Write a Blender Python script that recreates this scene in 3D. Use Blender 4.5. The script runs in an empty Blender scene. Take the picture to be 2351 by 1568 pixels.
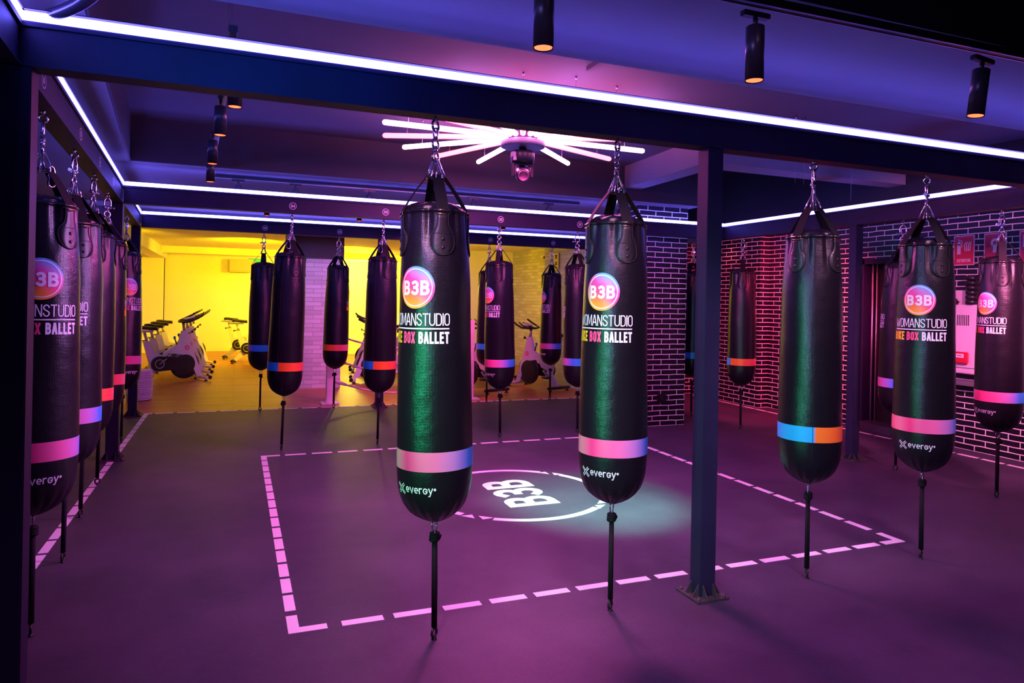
import bpy, bmesh, math, random
from mathutils import Vector, Matrix
random.seed(7)
PI = math.pi
SC = bpy.context.scene
COL = SC.collection

# ---------------------------------------------------------------- camera, world, lights, exposure
cam_d = bpy.data.cameras.new('camera')
cam = bpy.data.objects.new('camera', cam_d)
COL.objects.link(cam)
cam_d.sensor_width = 36.0
cam_d.lens = 1609.0 / 2351.0 * 36.0
cam_d.shift_y = -(784.0 - 687.5) / 2351.0
cam_d.clip_start = 0.05
yaw, roll = math.atan2(635, 1609), 0.0197
F = Vector((math.sin(yaw), math.cos(yaw), 0))
Rt = Vector((math.cos(yaw), -math.sin(yaw), 0))
U = Vector((0, 0, 1))
rx = Rt * math.cos(roll) + U * math.sin(roll)
ry = U * math.cos(roll) - Rt * math.sin(roll)
M = Matrix((rx, ry, -F)).transposed().to_4x4()
M.translation = Vector((0, 0, 1.5))
cam.matrix_world = M
SC.camera = cam

w = bpy.data.worlds.new('world'); SC.world = w
w.use_nodes = True
w.node_tree.nodes['Background'].inputs[0].default_value = (0.05, 0.03, 0.12, 1)
w.node_tree.nodes['Background'].inputs[1].default_value = 0.03
SC.view_settings.view_transform = 'Standard'
SC.view_settings.look = 'None'
SC.view_settings.gamma = 1.0
SC.view_settings.use_curve_mapping = False
SC.view_settings.exposure = 0.0

def lamp(name, kind, loc, col, power, target=None, size=0.1, size_y=None, spot=None, blend=0.5, spread=None):
    d = bpy.data.lights.new(name, kind)
    d.color = col; d.energy = power
    if kind == 'AREA':
        d.shape = 'RECTANGLE'; d.size = size; d.size_y = size_y or size
        if spread: d.spread = spread
    else:
        d.shadow_soft_size = size
    if kind == 'SPOT':
        d.spot_size = spot; d.spot_blend = blend
    o = bpy.data.objects.new(name, d); COL.objects.link(o)
    o.location = loc
    if target is not None:
        o.rotation_euler = (Vector(target) - Vector(loc)).to_track_quat('-Z', 'Y').to_euler()
    return o

# magenta fill added under the radial lamp to strengthen its wash
lamp('wash_fill', 'SPOT', (2.16, 5.3, 2.70), (1.0, 0.11, 0.58), 620, (2.16, 5.3, 0), 0.25, spot=math.radians(176), blend=0.25)
# coloured stage spots, mostly camera-side, with unseen fill spots added among them
lamp('green_stage_light', 'SPOT', (-1.75, 1.45, 1.20), (0.0, 1.0, 0.36), 260, (1.7, 3.0, 0.95), 0.08, spot=math.radians(34), blend=0.8)
lamp('green_stage_light', 'SPOT', (-1.00, 0.75, 1.20), (0.0, 1.0, 0.36), 130, (1.7, 3.0, 0.95), 0.08, spot=math.radians(38), blend=0.8)
lamp('blue_stage_light', 'SPOT', (-0.6, 0.4, 1.9), (0.02, 0.16, 1.0), 320, (0.1, 3.0, 2.58), 0.15, spot=math.radians(38), blend=1.0)
lamp('floor_pool_light', 'SPOT', (2.70, 3.35, 2.6), (0.10, 1.0, 0.55), 1900, (2.52, 4.62, 0), 0.08, spot=math.radians(34), blend=1.0)
for kx, tx, pw in ((0.15, 0.75, 190), (1.3, 1.7, 150), (2.7, 3.0, 130), (3.6, 3.9, 130)):
    lamp('pink_key_fill', 'SPOT', (kx, 1.85, 2.50), (1.0, 0.42, 0.78), pw, (tx, 3.0, 1.15), 0.10, spot=math.radians(58), blend=0.9)  # added to lift the bag print, placed so highlights miss the bags
lamp('purple_stage_light', 'SPOT', (1.6, 0.3, 3.2), (0.80, 0.28, 0.95), 300, (1.7, 1.2, 0.0), 0.25, spot=math.radians(110), blend=1.0)
lamp('violet_stage_light', 'SPOT', (-1.6, 0.2, 2.2), (0.42, 0.26, 1.0), 480, (3.7, 3.6, 1.2), 0.25, spot=math.radians(46), blend=0.9)
lamp('violet_side_fill', 'SPOT', (2.3, 3.35, 2.25), (0.75, 0.30, 1.0), 420, (-0.9, 4.3, 1.25), 0.2, spot=math.radians(48), blend=0.8)  # added inside the frame to brighten the left row of bags
lamp('pillar_fill', 'SPOT', (1.2, 9.95, 2.25), (0.55, 0.38, 1.0), 60, (1.2, 11.7, 1.0), 0.1, spot=math.radians(90), blend=0.8)  # unseen fill, added to turn the white pillar a brighter lilac
lamp('rope_fill', 'SPOT', (2.4, 8.9, 2.22), (1.0, 0.10, 0.34), 230, (2.5, 11.2, 0.4), 0.1, spot=math.radians(105), blend=0.8)  # unseen fill, added to tint the rope posts and nearby floor pink
lamp('pink_stage_light', 'SPOT', (4.6, 2.2, 2.5), (1.0, 0.20, 0.50), 1200, (7.2, 5.0, 1.1), 0.15, spot=math.radians(65), blend=0.9)
lamp('red_wall_fill', 'SPOT', (5.85, 5.6, 2.35), (1.0, 0.04, 0.17), 850, (7.2, 8.3, 0.7), 0.12, spot=math.radians(80), blend=0.9)  # added by the right beam to redden the brick joints, clear of the pillar
# yellow lights of the bike studio, thrown on its back wall
YEL = (1.0, 0.60, 0.0)
for nm, loc, tg, pw, cone in (('studio_light', (0.2, 14.5, 2.3), (0.2, 19.8, 1.3), 640, 130), ('studio_light', (2.4, 15.5, 2.3), (2.4, 19.8, 1.4), 1150, 120),
                    ('studio_light', (-1.6, 13.5, 2.3), (-2.0, 19.4, 1.0), 160, 110),
                    ('studio_light', (4.2, 12.5, 2.3), (5.6, 15.2, 1.4), 150, 110)):
    lamp(nm, 'SPOT', loc, YEL, pw, tg, size=0.2, spot=math.radians(cone), blend=0.9)
lamp('studio_light', 'POINT', (3.0, 18.6, 2.3), (1.0, 0.85, 0.12), 130, size=0.2)

# ---------------------------------------------------------------- materials
def mat(name, col=(0.5, 0.5, 0.5), rough=0.5, metal=0.0, emit=None, es=0.0, spec=None, noise=None, bump=None, coat=0.0):
    m = bpy.data.materials.new(name); m.use_nodes = True
    nt = m.node_tree; b = nt.nodes['Principled BSDF']
    b.inputs['Base Color'].default_value = (*col, 1)
    b.inputs['Roughness'].default_value = rough
    b.inputs['Metallic'].default_value = metal
    if coat: b.inputs['Coat Weight'].default_value = coat
    if spec is not None: b.inputs['Specular IOR Level'].default_value = spec
    if emit:
        b.inputs['Emission Color'].default_value = (*emit, 1)
        b.inputs['Emission Strength'].default_value = es
    tc = nt.nodes.new('ShaderNodeTexCoord')
    if noise:
        sc, amt = noise
        n = nt.nodes.new('ShaderNodeTexNoise'); n.inputs['Scale'].default_value = sc; n.inputs['Detail'].default_value = 5
        nt.links.new(tc.outputs['Object'], n.inputs['Vector'])
        r = nt.nodes.new('ShaderNodeValToRGB')
        r.color_ramp.elements[0].position = 0.3; r.color_ramp.elements[1].position = 0.7
        r.color_ramp.elements[0].color = (*[c * (1 - amt) for c in col], 1)
        r.color_ramp.elements[1].color = (*[min(1, c * (1 + amt)) for c in col], 1)
        nt.links.new(n.outputs['Fac'], r.inputs['Fac']); nt.links.new(r.outputs['Color'], b.inputs['Base Color'])
    if bump:
        sc, st = bump
        n = nt.nodes.new('ShaderNodeTexNoise'); n.inputs['Scale'].default_value = sc; n.inputs['Detail'].default_value = 4
        nt.links.new(tc.outputs['Object'], n.inputs['Vector'])
        bp = nt.nodes.new('ShaderNodeBump'); bp.inputs['Strength'].default_value = st; bp.inputs['Distance'].default_value = 0.01
        nt.links.new(n.outputs['Fac'], bp.inputs['Height']); nt.links.new(bp.outputs['Normal'], b.inputs['Normal'])
    return m

def ramp_mat(name, stops, axis='X', rough=0.4, diag=False):
    m = mat(name, rough=rough); nt = m.node_tree; b = nt.nodes['Principled BSDF']
    tc = nt.nodes.new('ShaderNodeTexCoord'); sp = nt.nodes.new('ShaderNodeSeparateXYZ')
    nt.links.new(tc.outputs['UV'], sp.inputs[0])
    src = sp.outputs['X']
    if diag:
        n = nt.nodes.new('ShaderNodeTexNoise'); n.inputs['Scale'].default_value = 1.6
        nt.links.new(tc.outputs['UV'], n.inputs['Vector'])
        a = nt.nodes.new('ShaderNodeMath'); a.operation = 'MULTIPLY_ADD'; a.inputs[1].default_value = 0.35
        nt.links.new(sp.outputs['X'], a.inputs[0])
        a2 = nt.nodes.new('ShaderNodeMath'); a2.operation = 'MULTIPLY_ADD'; a2.inputs[1].default_value = 0.65; 
        nt.links.new(sp.outputs['Y'], a2.inputs[0]); nt.links.new(a.outputs[0], a2.inputs[2])
        a.inputs[2].default_value = -0.15
        a3 = nt.nodes.new('ShaderNodeMath'); a3.operation = 'MULTIPLY_ADD'; a3.inputs[1].default_value = 0.3
        nt.links.new(n.outputs['Fac'], a3.inputs[0]); nt.links.new(a2.outputs[0], a3.inputs[2])
        src = a3.outputs[0]
    r = nt.nodes.new('ShaderNodeValToRGB'); cr = r.color_ramp
    while len(cr.elements) > 1: cr.elements.remove(cr.elements[-1])
    cr.elements[0].position = stops[0][0]; cr.elements[0].color = (*stops[0][1], 1)
    for p, c in stops[1:]:
        e = cr.elements.new(p); e.color = (*c, 1)
    nt.links.new(src, r.inputs['Fac']); nt.links.new(r.outputs['Color'], b.inputs['Base Color'])
    return m

def brick_mat(name, brick, mortar, bw=0.24, bh=0.065, ms=0.008, offs=(0, 0), rough=0.35, swap='X', bumpv=0.6, sub=False):
    m = mat(name, brick, rough); nt = m.node_tree; b = nt.nodes['Principled BSDF']
    tc = nt.nodes.new('ShaderNodeTexCoord'); sp = nt.nodes.new('ShaderNodeSeparateXYZ'); cb = nt.nodes.new('ShaderNodeCombineXYZ')
    nt.links.new(tc.outputs['Object'], sp.inputs[0])
    ad = nt.nodes.new('ShaderNodeMath'); ad.operation = 'ADD'
    nt.links.new(sp.outputs['X'], ad.inputs[0]); nt.links.new(sp.outputs['Y'], ad.inputs[1])
    nt.links.new(ad.outputs[0], cb.inputs['X']); nt.links.new(sp.outputs['Z'], cb.inputs['Y'])
    # hand-laid courses: the joints wander a little
    nz = nt.nodes.new('ShaderNodeTexNoise'); nz.inputs['Scale'].default_value = 7; nz.inputs['Detail'].default_value = 2
    nt.links.new(cb.outputs[0], nz.inputs['Vector'])
    mx = nt.nodes.new('ShaderNodeMixRGB'); mx.blend_type = 'LINEAR_LIGHT'; mx.inputs[0].default_value = 0.006
    nt.links.new(cb.outputs[0], mx.inputs[1]); nt.links.new(nz.outputs['Color'], mx.inputs[2])
    br = nt.nodes.new('ShaderNodeTexBrick')
    br.inputs['Scale'].default_value = 1.0; br.inputs['Brick Width'].default_value = bw; br.inputs['Row Height'].default_value = bh
    br.inputs['Mortar Size'].default_value = ms; br.inputs['Mortar Smooth'].default_value = 0.15
    br.inputs['Color1'].default_value = (*brick, 1); br.inputs['Color2'].default_value = (*[c * 0.7 for c in brick], 1)
    br.inputs['Mortar'].default_value = (*mortar, 1)
    nt.links.new(mx.outputs[0], br.inputs['Vector'])
    nt.links.new(br.outputs['Color'], b.inputs['Base Color'])
    bp = nt.nodes.new('ShaderNodeBump'); bp.inputs['Strength'].default_value = bumpv; bp.inputs['Distance'].default_value = 0.006
    bp.invert = True
    nt.links.new(br.outputs['Fac'], bp.inputs['Height']); nt.links.new(bp.outputs['Normal'], b.inputs['Normal'])
    return m

def leather_mat():
    m = mat('bag_vinyl', (0.007, 0.006, 0.009), 0.31); nt = m.node_tree; b = nt.nodes['Principled BSDF']
    b.inputs['Specular IOR Level'].default_value = 0.45
    tc = nt.nodes.new('ShaderNodeTexCoord')
    hs = []
    for d in ('X', 'Y'):
        wv = nt.nodes.new('ShaderNodeTexWave'); wv.wave_type = 'BANDS'; wv.bands_direction = d
        wv.inputs['Scale'].default_value = 260 / 6.283 * 1.2
        nt.links.new(tc.outputs['UV'], wv.inputs['Vector']); hs.append(wv)
    ad = nt.nodes.new('ShaderNodeMath'); ad.operation = 'ADD'
    nt.links.new(hs[0].outputs['Fac'], ad.inputs[0]); nt.links.new(hs[1].outputs['Fac'], ad.inputs[1])
    n = nt.nodes.new('ShaderNodeTexNoise'); n.inputs['Scale'].default_value = 9; n.inputs['Detail'].default_value = 4
    nt.links.new(tc.outputs['Object'], n.inputs['Vector'])
    b1 = nt.nodes.new('ShaderNodeBump'); b1.inputs['Strength'].default_value = 0.18; b1.inputs['Distance'].default_value = 0.0015
    nt.links.new(ad.outputs[0], b1.inputs['Height'])
    b2 = nt.nodes.new('ShaderNodeBump'); b2.inputs['Strength'].default_value = 0.25; b2.inputs['Distance'].default_value = 0.02
    nt.links.new(n.outputs['Fac'], b2.inputs['Height']); nt.links.new(b1.outputs['Normal'], b2.inputs['Normal'])
    nt.links.new(b2.outputs['Normal'], b.inputs['Normal'])
    return m

def wood_mat(name, c1, c2, bw=1.4, bh=0.14, rough=0.4):
    m = mat(name, c1, rough); nt = m.node_tree; b = nt.nodes['Principled BSDF']
    tc = nt.nodes.new('ShaderNodeTexCoord')
    br = nt.nodes.new('ShaderNodeTexBrick'); br.inputs['Scale'].default_value = 1
    br.inputs['Brick Width'].default_value = bw; br.inputs['Row Height'].default_value = bh; br.inputs['Mortar Size'].default_value = 0.003
    br.inputs['Color1'].default_value = (*c1, 1); br.inputs['Color2'].default_value = (*c2, 1); br.inputs['Mortar'].default_value = (*[c * 0.4 for c in c2], 1)
    mp = nt.nodes.new('ShaderNodeMapping'); mp.inputs['Scale'].default_value = (1.5, 22, 1)
    n = nt.nodes.new('ShaderNodeTexNoise'); n.inputs['Scale'].default_value = 1.5; n.inputs['Detail'].default_value = 6
    nt.links.new(tc.outputs['Object'], br.inputs['Vector']); nt.links.new(tc.outputs['Object'], mp.inputs[0]); nt.links.new(mp.outputs[0], n.inputs['Vector'])
    mx = nt.nodes.new('ShaderNodeMixRGB'); mx.blend_type = 'OVERLAY'; mx.inputs[0].default_value = 0.6
    nt.links.new(br.outputs['Color'], mx.inputs[1]); nt.links.new(n.outputs['Fac'], mx.inputs[2])
    nt.links.new(mx.outputs[0], b.inputs['Base Color'])
    return m

def floor_mat():
    m = mat('rubber_floor', (0.1, 0.1, 0.1), 0.55); nt = m.node_tree; b = nt.nodes['Principled BSDF']
    b.inputs['Specular IOR Level'].default_value = 0.35
    tc = nt.nodes.new('ShaderNodeTexCoord')
    n1 = nt.nodes.new('ShaderNodeTexNoise'); n1.inputs['Scale'].default_value = 1.1; n1.inputs['Detail'].default_value = 8; n1.inputs['Roughness'].default_value = 0.65
    n2 = nt.nodes.new('ShaderNodeTexNoise'); n2.inputs['Scale'].default_value = 60; n2.inputs['Detail'].default_value = 3
    nt.links.new(tc.outputs['Object'], n1.inputs['Vector']); nt.links.new(tc.outputs['Object'], n2.inputs['Vector'])
    r = nt.nodes.new('ShaderNodeValToRGB')
    r.color_ramp.elements[0].position = 0.38; r.color_ramp.elements[0].color = (0.037, 0.029, 0.050, 1)
    r.color_ramp.elements[1].position = 0.66; r.color_ramp.elements[1].color = (0.074, 0.055, 0.088, 1)
    nt.links.new(n1.outputs['Fac'], r.inputs['Fac'])
    mx = nt.nodes.new('ShaderNodeMixRGB'); mx.blend_type = 'OVERLAY'; mx.inputs[0].default_value = 0.25
    nt.links.new(r.outputs['Color'], mx.inputs[1]); nt.links.new(n2.outputs['Fac'], mx.inputs[2])
    nt.links.new(mx.outputs[0], b.inputs['Base Color'])
    bp = nt.nodes.new('ShaderNodeBump'); bp.inputs['Strength'].default_value = 0.15; bp.inputs['Distance'].default_value = 0.003
    nt.links.new(n2.outputs['Fac'], bp.inputs['Height']); nt.links.new(bp.outputs['Normal'], b.inputs['Normal'])
    return m

MT = {
 'floor': floor_mat(),
 'wood': wood_mat('wood_floor', (0.46, 0.17, 0.055), (0.36, 0.12, 0.04)),
 'tape': mat('white_floor_tape', (0.88, 0.86, 0.86), 0.5),
 'ceil': mat('painted_ceiling', (0.27, 0.26, 0.29), 0.85, noise=(2.0, 0.06)),
 'slab': mat('painted_slab', (0.13, 0.12, 0.15), 0.85, noise=(1.5, 0.1)),
 'downstand': mat('shaded_downstand', (0.05, 0.045, 0.055), 0.7, noise=(2.0, 0.1)),  # shade of the downstand faces and pillar head put into this colour
 'darkwall': mat('black_wall', (0.012, 0.012, 0.015), 0.7),
 'steel': mat('dark_painted_steel', (0.015, 0.013, 0.042), 0.55, spec=0.3, noise=(6, 0.15), bump=(30, 0.05)),
 'plate': mat('scuffed_base_plate', (0.06, 0.055, 0.055), 0.5, 0.3, noise=(12, 0.4)),
 'led': mat('led_diffuser', (0.8, 0.8, 0.9), 0.5, emit=(0.14, 0.11, 1.0), es=27),
 'tube_white': mat('lilac_tube', (0.9, 0.8, 0.95), 0.4, emit=(0.85, 0.25, 1.0), es=24),
 'tube_red': mat('red_tube', (0.9, 0.5, 0.5), 0.4, emit=(1.0, 0.05, 0.055), es=13),
 'red_lens': mat('red_lamp_lens', (0.9, 0.3, 0.2), 0.4, emit=(1.0, 0.06, 0.02), es=7),
 'amber_lens': mat('amber_lamp_lens', (0.9, 0.4, 0.2), 0.4, emit=(1.0, 0.28, 0.10), es=3),
 'black': mat('black_plastic', (0.012, 0.012, 0.014), 0.35),
 'matte': mat('matte_black', (0.008, 0.008, 0.009), 0.8),
 'spot': mat('charcoal_lamp_body', (0.03, 0.03, 0.035), 0.35),
 'chrome': mat('chrome', (0.75, 0.75, 0.78), 0.16, 1.0),
 'track': mat('track_metal', (0.45, 0.45, 0.5), 0.3, 0.9),
 'gold': mat('brass_ring', (0.85, 0.6, 0.35), 0.25, 1.0),
 'leather': leather_mat(),
 'patch': mat('patch_leather', (0.009, 0.008, 0.010), 0.42, bump=(60, 0.1)),
 'web': mat('webbing_strap', (0.008, 0.007, 0.009), 0.8, spec=0.2, bump=(200, 0.2)),
 'print_white': mat('white_print', (0.85, 0.85, 0.86), 0.45),
 'print_orange': ramp_mat('orange_print', [(0.0, (0.9, 0.55, 0.02)), (1.0, (0.9, 0.25, 0.03))], rough=0.45),
 'print_pink': mat('pink_print', (0.85, 0.08, 0.22), 0.45),
 'badge': ramp_mat('badge_gradient', [(0.05, (0.95, 0.55, 0.02)), (0.30, (0.95, 0.25, 0.05)), (0.48, (0.90, 0.06, 0.25)), (0.62, (0.75, 0.08, 0.35)), (0.78, (0.10, 0.42, 0.75)), (0.95, (0.05, 0.5, 0.8))], diag=True),
 'band': ramp_mat('band_gradient', [(0.0, (0.02, 0.45, 0.85)), (0.006, (0.02, 0.45, 0.85)), (0.0145, (1.0, 0.22, 0.02)), (0.14, (1.0, 0.20, 0.03)), (0.27, (0.95, 0.10, 0.10)), (0.40, (0.92, 0.30, 0.35)), (0.48, (0.90, 0.04, 0.22)), (0.61, (0.85, 0.16, 0.38)), (0.69, (0.55, 0.25, 0.62)), (0.77, (0.06, 0.30, 0.9)), (0.86, (0.02, 0.5, 0.85)), (1.0, (0.02, 0.5, 0.85))]),
 'seam': mat('seam_thread', (0.004, 0.004, 0.005), 0.7),
 'brick_black': brick_mat('black_brick_white_joints', (0.010, 0.010, 0.013), (0.92, 0.90, 0.90), bw=0.23, bh=0.062, ms=0.0052),
 'brick_white': brick_mat('white_brick', (0.72, 0.72, 0.72), (0.45, 0.45, 0.45), bw=0.26, bh=0.07, ms=0.005, rough=0.6, bumpv=1.0),
 'yellow_wall': mat('white_plaster', (0.80, 0.78, 0.70), 0.8, noise=(1.0, 0.04)),
 'wallprint': mat('wall_lettering', (0.50, 0.42, 0.22), 0.8),
 'bike': mat('white_bike_paint', (0.72, 0.70, 0.72), 0.35),
 'bike_grey': mat('brushed_post', (0.5, 0.5, 0.5), 0.35, 0.8),
 'red_print': mat('red_number_disc', (0.75, 0.04, 0.12), 0.5),
 'blue': mat('blue_plastic', (0.02, 0.25, 0.6), 0.5),
 'white_paint': mat('white_painted_wood', (0.80, 0.76, 0.76), 0.5, noise=(8, 0.08)),
 'rope': mat('pale_rope', (0.72, 0.62, 0.6), 0.8, bump=(90, 0.6)),
 'wicker': mat('white_wicker', (0.75, 0.72, 0.72), 0.7),
 'sign_red': mat('sign_red', (0.65, 0.02, 0.05), 0.25),
 'cab': mat('enamelled_cabinet', (0.75, 0.66, 0.70), 0.4),
 'foil': mat('foil_hose', (0.30, 0.30, 0.36), 0.30, 0.9),
 'green_sign': mat('exit_sign_green', (0.02, 0.35, 0.1), 0.5, emit=(0.1, 0.7, 0.1), es=0.25),
 'green_led': mat('green_led', (0.1, 0.9, 0.3), 0.5, emit=(0.1, 1.0, 0.3), es=6),
 'lens': mat('projector_lens', (0.45, 0.15, 0.22), 0.2, 0.3),
 'tan': mat('tan_speaker', (0.5, 0.42, 0.3), 0.6),
 'yellow_sign': mat('yellow_poster', (0.8, 0.7, 0.05), 0.5),
 'grey': mat('grey_plastic', (0.2, 0.2, 0.22), 0.5),
}

# ---------------------------------------------------------------- mesh helpers
def mesh_obj(name, bm, m, parent=None, smooth=False, label=None):
    me = bpy.data.meshes.new(name)
    bmesh.ops.recalc_face_normals(bm, faces=bm.faces) if len(bm.faces) else None
    bm.to_mesh(me); bm.free()
    for mm in (m if isinstance(m, (list, tuple)) else [m]): me.materials.append(mm)
    if smooth:
        for p in me.polygons: p.use_smooth = True
    o = bpy.data.objects.new(name, me); COL.objects.link(o)
    if parent is not None: o.parent = parent
    if label: o['label'] = label
    return o

def thing(name, label, cat, loc=(0, 0, 0), rz=0.0, group=None):
    o = bpy.data.objects.new(name, None); COL.objects.link(o)
    o.empty_display_size = 0.1
    o.location = loc; o.rotation_euler = (0, 0, rz); o['label'] = label; o['category'] = cat
    if group: o['group'] = group
    return o

def tag(o, label, cat, group=None, kind=None):
    o['label'] = label; o['category'] = cat
    if group: o['group'] = group
    if kind: o['kind'] = kind
    return o

def struct(name, bm, m, label=None):
    o = mesh_obj(name, bm, m); o['kind'] = 'structure'
    if label: o['label'] = label
    return o

def copy_tree(o, parent=None):
    c = o.copy(); COL.objects.link(c); c.parent = parent
    for ch in list(o.children): copy_tree(ch, c)
    return c

def box(bm, c, s, mi=0, rot=None, bev=0.0):
    """box centred on c with full sizes s"""
    vs = []
    for dx in (-.5, .5):
        for dy in (-.5, .5):
            for dz in (-.5, .5):
                v = Vector((dx * s[0], dy * s[1], dz * s[2]))
                if rot is not None: v = rot @ v
                vs.append(bm.verts.new(v + Vector(c)))
    fs = []
    for f in ((0, 1, 3, 2), (4, 6, 7, 5), (0, 4, 5, 1), (2, 3, 7, 6), (0, 2, 6, 4), (1, 5, 7, 3)):
        fc = bm.faces.new([vs[i] for i in f]); fc.material_index = mi; fs.append(fc)
    if bev > 0:
        es = list({e for f in fs for e in f.edges})
        bmesh.ops.bevel(bm, geom=es, offset=bev, segments=2, affect='EDGES', material=mi)
    return vs

def box2(bm, a, b, mi=0, bev=0.0):
    c = [(a[i] + b[i]) / 2 for i in range(3)]; s = [abs(b[i] - a[i]) for i in range(3)]
    return box(bm, c, s, mi, bev=bev)

def prism(bm, pts, z0, z1, mi=0):
    """vertical prism from a plan polygon"""
    lo = [bm.verts.new((p[0], p[1], z0)) for p in pts]; hi = [bm.verts.new((p[0], p[1], z1)) for p in pts]
    n = len(pts)
    fs = [bm.faces.new(lo[::-1]), bm.faces.new(hi)]
    for i in range(n): fs.append(bm.faces.new((lo[i], lo[(i + 1) % n], hi[(i + 1) % n], hi[i])))
    for f in fs: f.material_index = mi

def frames(pts, closed=False):
    n = len(pts); out = []
    up = None
    for i in range(n):
        if closed: t = pts[(i + 1) % n] - pts[i - 1]
        else: t = pts[min(i + 1, n - 1)] - pts[max(i - 1, 0)]
        t = t.normalized()
        if up is None:
            a = Vector((0, 0, 1)) if abs(t.z) < 0.9 else Vector((1, 0, 0))
            up = (a - t * a.dot(t)).normalized()
        else:
            up = (up - t * up.dot(t)).normalized()
        out.append((t, up, t.cross(up)))
    return out

def tube(bm, pts, r, seg=10, closed=False, mi=0, caps=True, sx=1.0, sy=1.0):
    pts = [Vector(p) for p in pts]
    fr = frames(pts, closed); rings = []
    for i, p in enumerate(pts):
        rr = r[i] if isinstance(r, (list, tuple)) else r
        t, u, v = fr[i]
        rings.append([bm.verts.new(p + (u * math.cos(2 * PI * k / seg) * sx + v * math.sin(2 * PI * k / seg) * sy) * rr) for k in range(seg)])
    n = len(rings)
    for i in range(n if closed else n - 1):
        a, b = rings[i], rings[(i + 1) % n]
        for k in range(seg):
            f = bm.faces.new((a[k], a[(k + 1) % seg], b[(k + 1) % seg], b[k])); f.material_index = mi; f.smooth = True
    if caps and not closed:
        f = bm.faces.new(rings[0][::-1]); f.material_index = mi
        f = bm.faces.new(rings[-1]); f.material_index = mi

def torus(bm, c, R, r, ax='Z', seg=20, s2=8, mi=0, sx=1.0, sy=1.0, rot=None):
    pts = []
    for k in range(seg):
        a = 2 * PI * k / seg; x, y = math.cos(a) * R * sx, math.sin(a) * R * sy
        v = {'Z': Vector((x, y, 0)), 'X': Vector((0, x, y)), 'Y': Vector((x, 0, y))}[ax]
        if rot is not None: v = rot @ v
        pts.append(v + Vector(c))
    tube(bm, pts, r, s2, True, mi)

def lathe(bm, prof, seg=32, c=(0, 0, 0), mi=0, rot=None, caps=True):
    rings = []
    for r, z in prof:
        ring = []
        for k in range(seg):
            a = 2 * PI * k / seg
            v = Vector((r * math.cos(a), r * math.sin(a), z))
            if rot is not None: v = rot @ v
            ring.append(bm.verts.new(v + Vector(c)))
        rings.append(ring)
    for a, b in zip(rings, rings[1:]):
        for k in range(seg):
            f = bm.faces.new((a[k], a[(k + 1) % seg], b[(k + 1) % seg], b[k])); f.material_index = mi; f.smooth = True
    if caps:
        for rg, rv in ((rings[0], True), (rings[-1], False)):
            f = bm.faces.new(rg[::-1] if rv else rg); f.material_index = mi

def cyl(bm, a, b, r, seg=16, mi=0, r2=None):
    tube(bm, [a, b], [r, r2 if r2 is not None else r], seg, False, mi)

ROTX = Matrix.Rotation(PI / 2, 3, 'X'); ROTY = Matrix.Rotation(PI / 2, 3, 'Y')

# ---------------------------------------------------------------- stroke lettering
def arc(cx, cy, rx_, ry_, a0, a1, n=7):
    return [(cx + rx_ * math.cos(math.radians(a0 + (a1 - a0) * i / n)), cy + ry_ * math.sin(math.radians(a0 + (a1 - a0) * i / n))) for i in range(n + 1)]

def rrect(x0, y0, x1, y1, r):
    return (arc(x1 - r, y1 - r, r, r, 90, 0, 4) + arc(x1 - r, y0 + r, r, r, 0, -90, 4) + arc(x0 + r, y0 + r, r, r, -90, -180, 4) + arc(x0 + r, y1 - r, r, r, 180, 90, 4))

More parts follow.
